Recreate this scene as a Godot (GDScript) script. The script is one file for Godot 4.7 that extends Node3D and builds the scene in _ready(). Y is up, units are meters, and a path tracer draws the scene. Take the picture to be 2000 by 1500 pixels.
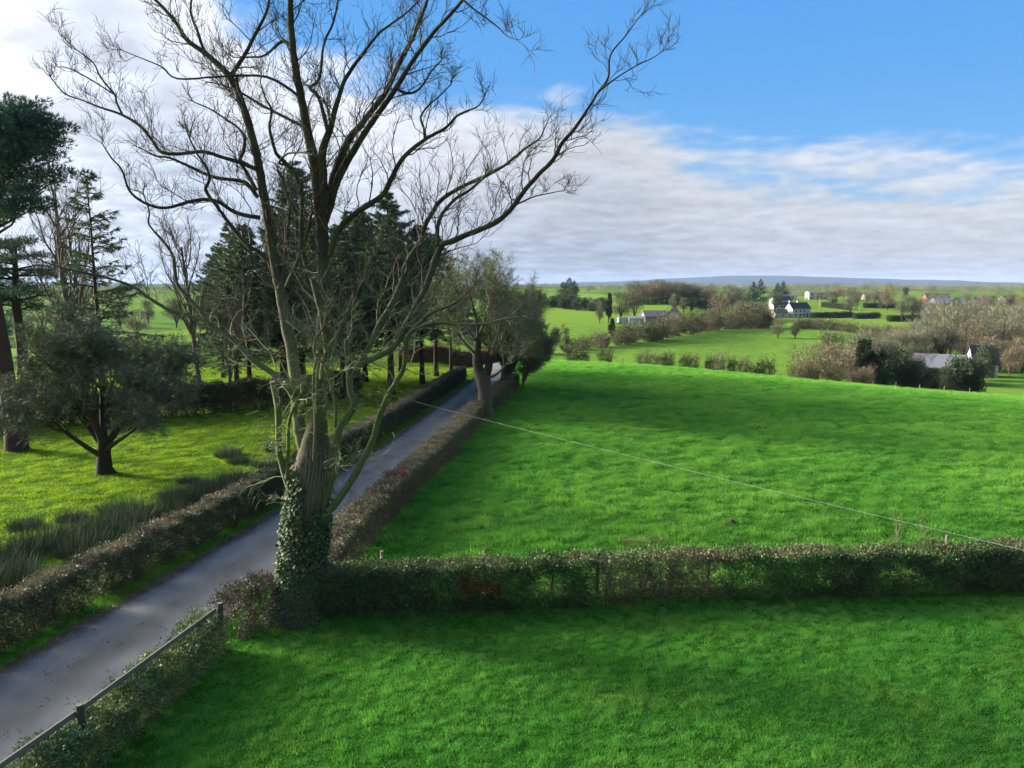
extends Node3D
# A narrow lane between clipped hedges seen from an upper window, late autumn, low sun from the left.

class MB:
	# collects tubes, leaves and boxes of one mesh
	var v := PackedVector3Array()
	var n := PackedVector3Array()
	var c := PackedColorArray()
	var ix := PackedInt32Array()
	func tube(pts: PackedVector3Array, rad: PackedFloat32Array, sides: int, col: Color, col2: Color, lobe := 0.0) -> void:
		var cnt := pts.size()
		var u := Vector3(1, 0, 0)
		var b0 := v.size()
		var cs := PackedFloat32Array()
		for k in sides:
			cs.append(cos(TAU * k / sides))
			cs.append(sin(TAU * k / sides))
		for i in cnt:
			var t := (pts[mini(i + 1, cnt - 1)] - pts[maxi(i - 1, 0)]).normalized()
			u = u - t * u.dot(t)
			if u.length_squared() < 0.01:
				u = Vector3(0, 0, 1) - t * t.z
			u = u.normalized()
			var w := t.cross(u)
			var f := float(i) / maxi(cnt - 1, 1)
			var cc := col.lerp(col2, f)
			for k in sides:
				var d := u * cs[2 * k] + w * cs[2 * k + 1]
				var r := rad[i]
				if lobe > 0.0:
					r *= 1.0 + lobe * (1.0 - f) * sin(k * TAU / sides * 5.0 + 1.3) + lobe * 0.5 * sin(k * TAU / sides * 3.0 + f * 3.0)
				v.append(pts[i] + d * r)
				n.append(d)
				c.append(cc)
			if i > 0:
				var a := b0 + (i - 1) * sides
				for k in sides:
					var k2 := (k + 1) % sides
					ix.append_array([a + k, a + sides + k, a + k2, a + k2, a + sides + k, a + sides + k2])
	func cap(p: Vector3, ring0: int, sides: int, nor: Vector3, col: Color) -> void:
		var b := v.size()
		v.append(p); n.append(nor); c.append(col)
		for k in sides:
			v.append(v[ring0 + k]); n.append(nor); c.append(col)
		for k in sides:
			ix.append_array([b, b + 1 + (k + 1) % sides, b + 1 + k])
	func leaf(p: Vector3, a: Vector3, s: Vector3, col: Color) -> void:
		var nn := a.cross(s).normalized()
		var b := v.size()
		v.append(p); v.append(p + a * 0.45 + s); v.append(p + a); v.append(p + a * 0.45 - s)
		for k in 4:
			n.append(nn); c.append(col)
		ix.append_array([b, b + 1, b + 2, b, b + 2, b + 3])
	func sliver(p: Vector3, a: Vector3, s: Vector3, col: Color) -> void:
		var nn := a.cross(s).normalized()
		var b := v.size()
		v.append(p - s); v.append(p + s); v.append(p + a)
		for k in 3:
			n.append(nn); c.append(col)
		ix.append_array([b, b + 1, b + 2])
	func quad(a: Vector3, b: Vector3, cc: Vector3, d: Vector3, col: Color) -> void:
		# a b c d clockwise seen from outside
		var nn := (d - a).cross(b - a).normalized()
		var k := v.size()
		v.append(a); v.append(b); v.append(cc); v.append(d)
		for i in 4:
			n.append(nn); c.append(col)
		ix.append_array([k, k + 1, k + 2, k, k + 2, k + 3])
	func tri(a: Vector3, b: Vector3, cc: Vector3, col: Color) -> void:
		var nn := (cc - a).cross(b - a).normalized()
		var k := v.size()
		v.append(a); v.append(b); v.append(cc)
		for i in 3:
			n.append(nn); c.append(col)
		ix.append_array([k, k + 1, k + 2])
	func box(lo: Vector3, hi: Vector3, col: Color, xf := Transform3D.IDENTITY) -> void:
		var p: Array[Vector3] = []
		for k in 8:
			p.append(xf * Vector3(hi.x if k & 1 else lo.x, hi.y if k & 2 else lo.y, hi.z if k & 4 else lo.z))
		quad(p[4], p[6], p[7], p[5], col)
		quad(p[1], p[3], p[2], p[0], col)
		quad(p[0], p[2], p[6], p[4], col)
		quad(p[5], p[7], p[3], p[1], col)
		quad(p[2], p[3], p[7], p[6], col)
		quad(p[4], p[5], p[1], p[0], col)
	func done(mat: Material) -> ArrayMesh:
		var a := []
		a.resize(Mesh.ARRAY_MAX)
		a[Mesh.ARRAY_VERTEX] = v
		a[Mesh.ARRAY_NORMAL] = n
		a[Mesh.ARRAY_COLOR] = c
		a[Mesh.ARRAY_INDEX] = ix
		var m := ArrayMesh.new()
		if v.is_empty():
			return m
		m.add_surface_from_arrays(Mesh.PRIMITIVE_TRIANGLES, a)
		m.surface_set_material(0, mat)
		return m

const EXPO := 3.0
var R := RandomNumberGenerator.new()
var NA := FastNoiseLite.new()
var NB := FastNoiseLite.new()
var NC := FastNoiseLite.new()
var NF := FastNoiseLite.new()
var NE := FastNoiseLite.new()
var M := {}
var used := {}
var SUN := Vector3(-0.94, 0.0, -0.34)

func rf(a: float, b: float) -> float:
	return R.randf_range(a, b)

func rv() -> Vector3:
	return Vector3(rf(-1, 1), rf(-1, 1), rf(-1, 1)).normalized()

func col(r: float, g: float, b: float) -> Color:
	return Color(r, g, b)

func vary(c: Color, k: float) -> Color:
	var f := 1.0 + rf(-k, k)
	return Color(c.r * f * (1.0 + rf(-k, k) * 0.4), c.g * f, c.b * f * (1.0 + rf(-k, k) * 0.4))

# ---------- naming ----------
func numbered(s: String) -> String:
	if not used.has(s):
		used[s] = 0
		return s
	used[s] += 1
	return "%s_%03d" % [s, used[s]]

func thing(called: String, label: String, category: String, at := Vector3.ZERO, turn := 0.0, group := "") -> Node3D:
	var o := Node3D.new()
	o.name = numbered(called)
	add_child(o)
	o.position = at
	o.rotation.y = turn
	o.set_meta("label", label)
	o.set_meta("category", category)
	if group:
		o.set_meta("group", group)
	return o

func part(called: String, mesh: Mesh, parent: Node, kind := "") -> MeshInstance3D:
	if mesh.get_surface_count() == 0:
		return null
	var o := MeshInstance3D.new()
	o.name = called
	o.mesh = mesh
	parent.add_child(o, true)
	if kind:
		o.set_meta("kind", kind)
	return o

func structure(called: String, mesh: Mesh, label: String) -> MeshInstance3D:
	var o := MeshInstance3D.new()
	o.name = numbered(called)
	o.mesh = mesh
	add_child(o)
	o.set_meta("kind", "structure")
	o.set_meta("label", label)
	return o

func copy(src: Node3D, called: String, label: String, at: Vector3, turn: float, sc: Vector3, group := "", mat: Material = null) -> Node3D:
	var o: Node3D = src.duplicate()
	o.name = numbered(called)
	add_child(o)
	o.position = at
	o.rotation.y = turn
	o.scale = sc
	o.set_meta("label", label)
	if group:
		o.set_meta("group", group)
	elif o.has_meta("group"):
		o.remove_meta("group")
	if mat:
		for k in o.get_children():
			if k is MeshInstance3D and (k.name.begins_with("crown") or k.name.begins_with("foliage")):
				k.material_override = mat
	return o

func scatter(called: String, mesh: Mesh, xf: Array, cols: PackedColorArray, parent: Node) -> MultiMeshInstance3D:
	var mm := MultiMesh.new()
	mm.transform_format = MultiMesh.TRANSFORM_3D
	mm.use_colors = true
	mm.mesh = mesh
	mm.instance_count = xf.size()
	for i in xf.size():
		mm.set_instance_transform(i, xf[i])
		mm.set_instance_color(i, cols[i])
	var o := MultiMeshInstance3D.new()
	o.name = called if parent != self else numbered(called)
	o.multimesh = mm
	parent.add_child(o, true)
	o.set_meta("kind", "stuff")
	return o

# ---------- materials ----------
func noise_tex(seed_: int, freq: float, lo: float, hi: float, size := 512, normal := false, oct := 5) -> NoiseTexture2D:
	var t := NoiseTexture2D.new()
	t.width = size
	t.height = size
	t.seamless = true
	t.generate_mipmaps = false
	var f := FastNoiseLite.new()
	f.seed = seed_
	f.frequency = freq
	f.fractal_octaves = oct
	t.noise = f
	if normal:
		t.as_normal_map = true
		t.bump_strength = 6.0
	else:
		var g := Gradient.new()
		g.set_color(0, Color(lo, lo, lo))
		g.set_color(1, Color(hi, hi, hi))
		t.color_ramp = g
	return t

func mat(called: String, rough: float, back := Color.BLACK, tex: Texture2D = null, scale_ := 1.0, bump: Texture2D = null, bump_cm := 0.0) -> StandardMaterial3D:
	var m := StandardMaterial3D.new()
	m.resource_name = called
	m.vertex_color_use_as_albedo = true
	m.roughness = rough
	m.metallic_specular = 0.3
	m.cull_mode = BaseMaterial3D.CULL_DISABLED
	if back != Color.BLACK:
		m.backlight_enabled = true
		m.backlight = back
	if tex:
		m.albedo_texture = tex
	if tex or bump:
		m.uv1_triplanar = true
		m.uv1_world_triplanar = true
		m.uv1_scale = Vector3.ONE * scale_
	if bump:
		m.heightmap_enabled = true
		m.heightmap_texture = bump
		m.heightmap_scale = bump_cm
	M[called] = m
	return m

func materials() -> void:
	var grain := noise_tex(3, 0.02, 0.55, 1.0)
	var fine := noise_tex(4, 0.08, 0.5, 1.0)
	var bark := noise_tex(5, 0.03, 0.6, 1.0)
	mat("ground", 0.95, Color.BLACK, fine, 0.35, grain, 6.0)
	M["ground"].metallic_specular = 0.05
	mat("tarmac", 0.9, Color.BLACK, fine, 0.9, fine, 0.6)
	mat("grass", 0.7, Color(0.95, 1.0, 0.85))
	mat("leaf", 0.65, Color(0.3, 0.36, 0.2))
	mat("ivy", 0.65, Color(0.12, 0.15, 0.08))
	mat("needle", 0.7, Color(0.5, 0.55, 0.4))
	mat("bark", 0.95, Color.BLACK, bark, 1.2, bark, 3.0)
	mat("twig", 0.9)
	mat("timber", 0.9, Color.BLACK, bark, 2.0, bark, 0.5)
	mat("render", 0.9, Color.BLACK, grain, 0.3)
	mat("slate", 0.7, Color.BLACK, grain, 0.5)
	mat("wire", 0.5)
	mat("hill", 1.0)
	var g := StandardMaterial3D.new()
	g.resource_name = "pane"
	g.albedo_color = Color(0.06, 0.08, 0.1)
	g.roughness = 0.15
	M["pane"] = g

# ---------- terrain ----------
const P_LL := [Vector2(0, -6), Vector2(130, -4), Vector2(250, -6), Vector2(400, -5), Vector2(600, -2), Vector2(900, 2), Vector2(1600, 0)]
const P_L := [Vector2(0, -7.5), Vector2(115, -7.5), Vector2(150, -5.2), Vector2(230, -4), Vector2(300, -1.5), Vector2(350, 0.5), Vector2(450, 0), Vector2(600, 0), Vector2(900, 2), Vector2(1600, 0)]
const P_M := [Vector2(0, -8), Vector2(115, -8), Vector2(155, -5.5), Vector2(230, -5), Vector2(300, -7), Vector2(400, -7.3), Vector2(450, -4), Vector2(560, -0.8), Vector2(700, 0), Vector2(900, 2), Vector2(1600, 0)]
const P_R := [Vector2(0, -9), Vector2(110, -9), Vector2(150, -8), Vector2(250, -8.5), Vector2(330, -8), Vector2(400, -6.5), Vector2(480, -4), Vector2(600, -1), Vector2(900, 1), Vector2(1600, 0)]

func prof(d: float, a: Array) -> float:
	for i in range(1, a.size()):
		if d <= a[i].x:
			var t: float = (d - a[i - 1].x) / (a[i].x - a[i - 1].x)
			t = t * t * (3.0 - 2.0 * t) * 0.5 + t * 0.5
			return a[i - 1].y + (a[i].y - a[i - 1].y) * t
	return a[-1].y

func sst(a: float, b: float, x: float) -> float:
	var t := clampf((x - a) / (b - a), 0.0, 1.0)
	return t * t * (3.0 - 2.0 * t)

func gh(x: float, z: float) -> float:
	if z > 0.0:
		return 0.0
	var d := sqrt(x * x + z * z)
	var h := 0.0
	if d > 45.0:
		var az := rad_to_deg(atan2(x, -z))
		var t := sst(2, 32, az)
		var l := 1.0 - sst(-6, 0, az)
		var d0 := lerpf(lerpf(83, 61, t), 60, l)
		var k := lerpf(lerpf(0.005, 0.0027, t), 0.0003, l)
		var e := maxf(d - d0, 0)
		var a := -k * e * e
		var lim := 0.16 / (2.0 * k)
		if e > lim:
			a = -k * lim * lim - 0.16 * (e - lim)
		var b := lerpf(prof(d, P_L), prof(d, P_LL), l)
		b = lerpf(b, prof(d, P_M), sst(12, 19, az))
		b = lerpf(b, prof(d, P_R), sst(23, 29, az))
		h = 0.5 * (a + b + sqrt((a - b) * (a - b) + 0.8))
	if d > 450.0:
		var w := minf((d - 450.0) * 0.010, 13.0)
		h += NB.get_noise_2d(x * 0.12, z * 0.12) * w
	return h

func lane_l(z: float) -> float:
	return curve_x(-z, [Vector2(-30, -19), Vector2(0, -14.6), Vector2(16.5, -12.1), Vector2(25.6, -10.1), Vector2(34, -8.6), Vector2(43, -7.1), Vector2(55, -5.6), Vector2(70, -3.9), Vector2(82, -2.6), Vector2(100, -4.5)])

func lane_r(z: float) -> float:
	return lane_l(z) + lerpf(3.9, 3.1, clampf((-z - 12.0) / 20.0, 0, 1))

func curve_x(s: float, a: Array) -> float:
	for i in range(1, a.size()):
		if s <= a[i].x:
			var t: float = (s - a[i - 1].x) / (a[i].x - a[i - 1].x)
			var p0: float = a[maxi(i - 2, 0)].y
			var p3: float = a[mini(i + 1, a.size() - 1)].y
			return cubic_interpolate(a[i - 1].y, a[i].y, p0, p3, t)
	return a[-1].y

func far_green(x: float, z: float) -> Color:
	var f := NF.get_noise_2d(x, z)
	var g := NC.get_noise_2d(x * 0.02, z * 0.02) * 0.15
	var c := col(0.2, 0.35, 0.055)
	if f > 0.55 and x * x + z * z > 640000.0:
		c = col(0.17, 0.2, 0.08)
	elif f > 0.1:
		c = col(0.25, 0.41, 0.06)
	elif f < -0.55:
		c = col(0.16, 0.3, 0.06)
	return c * (1.0 + g)

func ground_col(x: float, z: float) -> Color:
	var d := sqrt(x * x + z * z)
	var q := 1.0 + 0.25 * NC.get_noise_2d(x * 0.8, z * 0.8) + 0.2 * NC.get_noise_2d(x * 6.0, z * 6.0)
	if d > 260.0:
		return far_green(x, z)
	if d > 118.0:
		return (col(0.2, 0.37, 0.055) * q).lerp(far_green(x, z), sst(230, 260, d))
	if x < lane_l(z) - 0.4:
		return col(0.1, 0.18, 0.016) * q
	if z > -20.4:
		return col(0.035, 0.13, 0.014) * q
	return col(0.06, 0.19, 0.016) * q

func axis(fine_lo: float, fine_hi: float, step: float, lo: float, hi: float, grow_: float) -> PackedFloat32Array:
	var a := PackedFloat32Array()
	var x := fine_lo
	while x <= fine_hi:
		a.append(x)
		x += step
	var s := step
	while x < hi:
		a.append(x)
		s *= grow_
		x += s
	a.append(hi)
	s = step
	x = fine_lo - step
	var b := PackedFloat32Array()
	while x > lo:
		b.append(x)
		s *= grow_
		x -= s
	b.append(lo)
	b.reverse()
	b.append_array(a)
	return b

func build_ground() -> void:
	var xs := axis(-40, 60, 0.8, -9000, 9000, 1.035)
	var zs := axis(-150, 0, 0.8, -9500, 250, 1.03)
	var m := MB.new()
	var nx := xs.size()
	for z in zs:
		for x in xs:
			var y := gh(x, z)
			if z > -105.0 and absf(x) < 70.0:
				y += NC.get_noise_2d(x * 1.2, z * 1.2) * 0.06
			if x > lane_l(z) - 0.5 and x < lane_r(z) + 0.5 and z > -101.0:
				y = gh(x, z) - 0.03
			m.v.append(Vector3(x, y, z))
			m.c.append(ground_col(x, z))
	for j in zs.size():
		for i in nx:
			var a := m.v[j * nx + mini(i + 1, nx - 1)] - m.v[j * nx + maxi(i - 1, 0)]
			var b := m.v[mini(j + 1, zs.size() - 1) * nx + i] - m.v[maxi(j - 1, 0) * nx + i]
			m.n.append(b.cross(a).normalized())
			if i > 0 and j > 0:
				var k := j * nx + i
				m.ix.append_array([k - nx - 1, k - nx, k - 1, k - nx, k, k - 1])
	structure("ground", m.done(M["ground"]), "rolling green pasture running from the lawn below to the far fields")
	# lane
	var l := MB.new()
	var rows := 240
	var cols := 13
	for j in rows + 1:
		var z := lerpf(14, -98, float(j) / rows)
		for i in cols + 1:
			var f := float(i) / cols
			var wob := NC.get_noise_2d(z * 3.0, 7.0 if i == 0 else 90.0) * 0.14 if i == 0 or i == cols else 0.0
			var x := lerpf(lane_l(z), lane_r(z), f) + wob
			var camber := 0.04 * (1.0 - pow(2.0 * f - 1.0, 2.0))
			l.v.append(Vector3(x, gh(x, z) + camber + 0.005, z))
			var c := col(0.265, 0.25, 0.24)
			var tr := exp(-pow((f - 0.27) / 0.12, 2.0)) + exp(-pow((f - 0.73) / 0.12, 2.0))
			c = c.lerp(col(0.33, 0.315, 0.3), 0.6 * tr)
			var mid := exp(-pow((f - 0.52) / 0.11, 2.0)) * clampf(0.6 + NC.get_noise_2d(x * 2.0, z * 0.9), 0, 1) * (0.45 + 0.5 * sst(30, 50, -z))
			c = c.lerp(col(0.15, 0.155, 0.08), mid)
			var ed := maxf(0.0, 1.0 - minf(f, 1.0 - f) / 0.1) * clampf(0.6 + NC.get_noise_2d(x * 4.0, z * 3.0), 0, 1)
			c = c.lerp(col(0.13, 0.08, 0.06), ed * 0.8)
			c = c * (1.0 + 0.18 * NC.get_noise_2d(x * 2.5, z * 2.5) + 0.22 * NC.get_noise_2d(x * 14.0, z * 14.0))
			l.c.append(c)
	for j in rows + 1:
		for i in cols + 1:
			l.n.append(Vector3(-(float(i) / cols - 0.5) * -0.08, 1, 0).normalized())
			if i > 0 and j > 0:
				var k := j * (cols + 1) + i
				l.ix.append_array([k - cols - 2, k - 1, k - cols - 1, k - cols - 1, k - 1, k])
	structure("lane", l.done(M["tarmac"]), "narrow worn grey tarmac lane with a mossy middle between two hedges")
	# far blue hills
	var hm := MB.new()
	var hx := 160
	for j in 4:
		for i in hx + 1:
			var az := deg_to_rad(lerpf(-60, 60, float(i) / hx))
			var dg := rad_to_deg(az)
			var top := 8.0 + 112.0 * exp(-pow((dg - 17.0) / 9.0, 2.0)) + 38.0 * exp(-pow((dg - 29.0) / 7.0, 2.0)) + 35.0 * exp(-pow((dg + 35.0) / 12.0, 2.0)) + 16.0 * exp(-pow((dg - 5.0) / 3.0, 2.0))
			top += 7.0 * NB.get_noise_2d(dg * 14.0, 3.0) + 3.0 * NB.get_noise_2d(dg * 60.0, 9.0)
			var dist: float = [8200.0, 8900.0, 9400.0, 11000.0][j]
			var hh: float = [-40.0, top * 0.62 + 6.0 * NB.get_noise_2d(dg * 40.0, 50.0), top, -60.0][j]
			hm.v.append(Vector3(sin(az) * dist, hh, -cos(az) * dist))
			hm.c.append(col(0.03, 0.05, 0.05) * (1.0 + 0.5 * NB.get_noise_2d(dg * 50.0, j * 30.0)))
	for j in 4:
		for i in hx + 1:
			hm.n.append(Vector3(0, 0.9, 0.4).normalized())
			if i > 0 and j > 0:
				var k := j * (hx + 1) + i
				hm.ix.append_array([k - hx - 2, k - 1, k - hx - 1, k - hx - 1, k - 1, k])
	structure("hills", hm.done(M["hill"]), "long low blue hills along the horizon")

# ---------- sky ----------
func build_sky() -> Sky:
	var w := 4096
	var h := 2048
	var f1 := FastNoiseLite.new()
	f1.seed = 21
	f1.frequency = 1.0
	f1.fractal_octaves = 5
	f1.fractal_gain = 0.52
	var f2 := FastNoiseLite.new()
	f2.seed = 77
	f2.frequency = 1.0
	f2.fractal_octaves = 3
	var data := PackedFloat32Array()
	data.resize(w * h * 3)
	var edge := [Vector2(-180, 52), Vector2(-120, 56), Vector2(-70, 60), Vector2(-32, 36), Vector2(-22, 21), Vector2(-14, 14.5), Vector2(-4, 13.4), Vector2(4, 13.6), Vector2(8, 13.2), Vector2(12, 10.8), Vector2(17, 9.2), Vector2(25, 8.6), Vector2(36, 8.6), Vector2(80, 26), Vector2(130, 44), Vector2(180, 52)]
	var sun := SUN
	var ex := PackedFloat32Array()
	for i in w:
		ex.append(curve_x(fmod((i + 0.5) / w * 360.0 + 180.0, 360.0) - 180.0, edge))
	var inv := 1.0 / EXPO
	var top_fine := int(h * (0.5 - 34.0 / 180.0))
	for j in h / 2 + 28:
		if j < top_fine and j % 4 != 0:
			continue
		var el := (0.5 - (j + 0.5) / h) * PI
		var y := sin(el)
		var ce := cos(el)
		var eld := rad_to_deg(el)
		var blue := Color(0.09, 0.36, 0.86).lerp(Color(0.3, 0.63, 0.97), exp(-maxf(eld - 4.0, 0.0) / 7.0))
		var py := 1.0 / (maxf(y, 0.0) + 0.11)
		for i in w:
			var near_front := i < w * 0.16 or i > w * 0.84
			if (j < top_fine or not near_front) and i % 4 != 0:
				continue
			if not near_front and j >= top_fine and j % 4 != 0:
				continue
			var az := (i + 0.5) / w * TAU
			var dx := sin(az) * ce
			var dz := -cos(az) * ce
			var p := Vector2(dx, dz) * py
			var wx := f2.get_noise_2d(p.x * 0.9 + 40.0, p.y * 0.9) * 0.35
			var n1 := f1.get_noise_2d(p.x * 0.6 + 3.0 + wx, p.y * 0.85 - wx)
			var n2 := f1.get_noise_2d(p.x * 2.2 - wx * 2.0, p.y * 2.5 + 20.0)
			var n3 := f1.get_noise_2d(p.x * 6.5 + wx, p.y * 6.5 + 70.0)
			var d := n1 * 0.7 + n2 * 0.3 + n3 * 0.14
			var over: float = (ex[i] - eld) / 3.2
			over = clampf(over, -4.6, 6.0)
			var cov := sst(-0.35, 0.85, over * 0.85 + d * 1.3 + 0.1)
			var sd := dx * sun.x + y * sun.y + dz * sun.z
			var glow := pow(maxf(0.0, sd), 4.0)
			# thin top edges are bright, the thick layer below greyer and streaked
			var thick := clampf(over * 0.24 + d * 0.5 + 0.12, 0, 1)
			var cl := Color(0.76, 0.79, 0.84).lerp(Color(0.42, 0.48, 0.59), thick)
			cl = cl * (1.0 + 0.32 * n2 * (0.4 + thick) + 0.24 * n1 + 0.14 * n3)
			var warm := exp(-pow((eld - 2.2) / 1.4, 2.0)) * 0.16 * sst(0.3, 1.0, -dx)
			cl = cl + Color(0.16, 0.10, 0.02) * warm
			cl = cl * (1.0 + 0.5 * sst(0.2, 0.75, sd)) + Color(1.0, 0.93, 0.82) * (0.9 * glow * glow + 44.0 * pow(glow, 6.0))  # sun glow raised far up outside the view, added as fill light
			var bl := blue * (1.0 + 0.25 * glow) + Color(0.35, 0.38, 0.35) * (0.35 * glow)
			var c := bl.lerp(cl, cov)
			var at := (j * w + i) * 3
			var coarse := j < top_fine or not near_front
			for jj in (4 if coarse else 1):
				for ii in (4 if coarse else 1):
					if jj + j >= h / 2 + 28:
						continue
					var q := at + (jj * w + ii) * 3
					data[q] = c.r * inv
					data[q + 1] = c.g * inv
					data[q + 2] = c.b * inv
	for j in range(h / 2 + 28, h):
		for i in w:
			var at := (j * w + i) * 3
			data[at] = 0.05
			data[at + 1] = 0.08
			data[at + 2] = 0.03
	var im := Image.create_from_data(w, h, false, Image.FORMAT_RGBF, data.to_byte_array())
	var pm := PanoramaSkyMaterial.new()
	pm.panorama = ImageTexture.create_from_image(im)
	pm.filter = true
	var s := Sky.new()
	s.sky_material = pm
	return s

# ---------- growing wood ----------
func smooth(a: PackedVector3Array, r: PackedFloat32Array, sub: int, wob: float) -> Array:
	var p := PackedVector3Array()
	var q := PackedFloat32Array()
	for i in a.size() - 1:
		for k in sub:
			var t := float(k) / sub
			var v := a[i].cubic_interpolate(a[i + 1], a[maxi(i - 1, 0)], a[mini(i + 2, a.size() - 1)], t)
			if i + k > 0:
				v += rv() * wob * r[i]
			p.append(v)
			q.append(lerpf(r[i], r[i + 1], t) * (1.0 + rf(-wob, wob) * 0.6))
	p.append(a[-1])
	q.append(r[-1])
	return [p, q]

func turned(t: Vector3, ang: float, up: float) -> Vector3:
	var ax := t.cross(rv()).normalized()
	if ax.length_squared() < 0.5:
		ax = Vector3(1, 0, 0)
	return (t.rotated(ax, ang) + Vector3.UP * up).normalized()

func grow(ms: Array, p: Vector3, dir: Vector3, length: float, r: float, lv: int, P: Dictionary) -> void:
	var seg: int = P.seg[lv]
	var pts := PackedVector3Array([p])
	var rad := PackedFloat32Array([r])
	var d := dir
	var tip: float = P.get("tip", 0.35)
	for i in seg:
		d = (d + rv() * P.wander[lv] + Vector3.UP * P.up[lv]).normalized()
		p += d * (length / seg)
		pts.append(p)
		rad.append(r * lerpf(1.0, tip, float(i + 1) / seg))
	var m: MB = ms[mini(lv, ms.size() - 1)]
	var ca: Color = P.cols[mini(lv, P.cols.size() - 1)]
	ca = vary(ca, 0.15)
	m.tube(pts, rad, P.sides[lv], ca, ca)
	if lv + 1 >= P.seg.size():
		if P.has("leaf"):
			var lm: MB = ms[-1]
			for k in int(P.leaf):
				var s: float = P.leaf_size * rf(0.6, 1.3)
				var ld := (d + rv() * 0.9).normalized()
				lm.sliver(pts[R.randi_range(0, seg)], ld * s, ld.cross(rv()).normalized() * P.get("leaf_w", 0.011), vary(P.leaf_col, 0.3))
		return
	var kids: int = P.kids[lv]
	for k in kids:
		var t := lerpf(P.from[lv], 1.0, (k + rf(0.2, 0.9)) / kids) * seg
		var i := mini(int(t), seg - 1)
		var q := pts[i].lerp(pts[i + 1], t - i)
		var td := (pts[i + 1] - pts[i]).normalized()
		var ln: float = length * P.ratio[lv] * rf(0.65, 1.25) * (1.15 - 0.45 * t / seg)
		grow(ms, q, turned(td, P.ang[lv] * rf(0.7, 1.25), P.lift[lv]), ln, maxf(rad[i] * P.thin[lv], P.rmin), lv + 1, P)

# ---------- the big bare tree ----------
var big: Node3D
var limb_mb := {}

func moss(p: Vector3, r: float) -> Color:
	var n := NC.get_noise_3d(p.x * 6.0, p.y * 6.0, p.z * 6.0)
	var low := 1.0 - sst(5.0, 10.0, p.y)
	var g := clampf(low * 0.8 + n * 0.9 + 0.12, 0, 1)
	var c := col(0.27, 0.26, 0.21).lerp(col(0.075, 0.062, 0.05), sst(5.0, 11.0, p.y))
	c = c.lerp(col(0.42, 0.4, 0.34), sst(0.15, 0.5, NC.get_noise_3d(p.x * 9.0, p.y * 3.0, p.z * 9.0 + 40.0)) * 0.7 * low)
	return c.lerp(col(0.14, 0.2, 0.05), g * (0.9 if r > 0.01 else 0.65))

func tube_moss(m: MB, pts: PackedVector3Array, rad: PackedFloat32Array, sides: int, lobe := 0.0) -> void:
	var a := m.v.size()
	m.tube(pts, rad, sides, Color.WHITE, Color.WHITE, lobe)
	for i in range(a, m.v.size()):
		m.c[i] = moss(m.v[i], rad[(i - a) / sides])
		if sides > 20:
			# the trunk proper: grey-brown bark with only patches of moss
			m.c[i] = m.c[i].lerp(col(0.17, 0.15, 0.125) * (1.0 + 0.7 * NC.get_noise_3d(m.v[i].x * 14.0, m.v[i].y * 2.5, m.v[i].z * 14.0)), 0.75)

func limb(called: String, a: Array) -> void:
	var pts := PackedVector3Array()
	var rad := PackedFloat32Array()
	for i in range(0, a.size(), 4):
		pts.append(Vector3(a[i], a[i + 1], a[i + 2]))
		rad.append(a[i + 3])
	var stem := called == "trunk"
	var s := smooth(pts, rad, 3 if stem else 4, 0.025 if stem else 0.09)
	var m := MB.new()
	var sides := 22 if stem else (10 if rad[0] > 0.12 else 7)
	tube_moss(m, s[0], s[1], sides, 0.09 if stem else 0.0)
	var cut := called in ["F", "H", "stub", "N"]
	if cut:
		m.cap(s[0][-1], m.v.size() - sides, sides, (s[0][-1] - s[0][-2]).normalized(), col(0.3, 0.17, 0.1))
	var o := part("trunk" if stem else "limb", m.done(M["bark"]), big)
	if stem:
		return
	var tw := MB.new()
	sprout(tw, s[0], s[1], cut)
	part("twigs", tw.done(M["twig"]), o, "stuff")

func sprout(tw: MB, p: PackedVector3Array, r: PackedFloat32Array, cut: bool) -> void:
	var total := 0.0
	for i in p.size() - 1:
		total += p[i].distance_to(p[i + 1])
	var run := 0.0
	var nxt := rf(0.1, 0.4)
	for i in p.size() - 1:
		var seg := p[i].distance_to(p[i + 1])
		var td := (p[i + 1] - p[i]) / maxf(seg, 0.001)
		while run + seg > nxt:
			var q := p[i].lerp(p[i + 1], (nxt - run) / seg)
			var rr := r[i]
			var high := sst(5.0, 8.0, q.y)
			if rr > 0.16 and rf(0, 1) < 0.5:
				nxt += rf(0.3, 0.6)
				continue
			var ln := clampf(rr * 24.0, 0.55, 1.9) * rf(0.5, 1.25)
			if rr > 0.105 or high < 0.3:
				ln = rf(0.4, 1.5)
			var br := clampf(rr * 0.34, 0.006, 0.018)
			twig_branch(tw, q, turned(td, rf(0.6, 1.15), 0.22 * high), ln, br, 0.15 * high - 0.03 * (1.0 - high))
			nxt += rf(0.18, 0.48) if high > 0.5 else rf(0.2, 0.6)
		run += seg
	if not cut:
		for k in 3:
			twig_branch(tw, p[-1], turned((p[-1] - p[-2]).normalized(), rf(0.1, 0.6), 0.15), rf(0.25, 0.6), maxf(r[-1], 0.006), 0.1)

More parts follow.
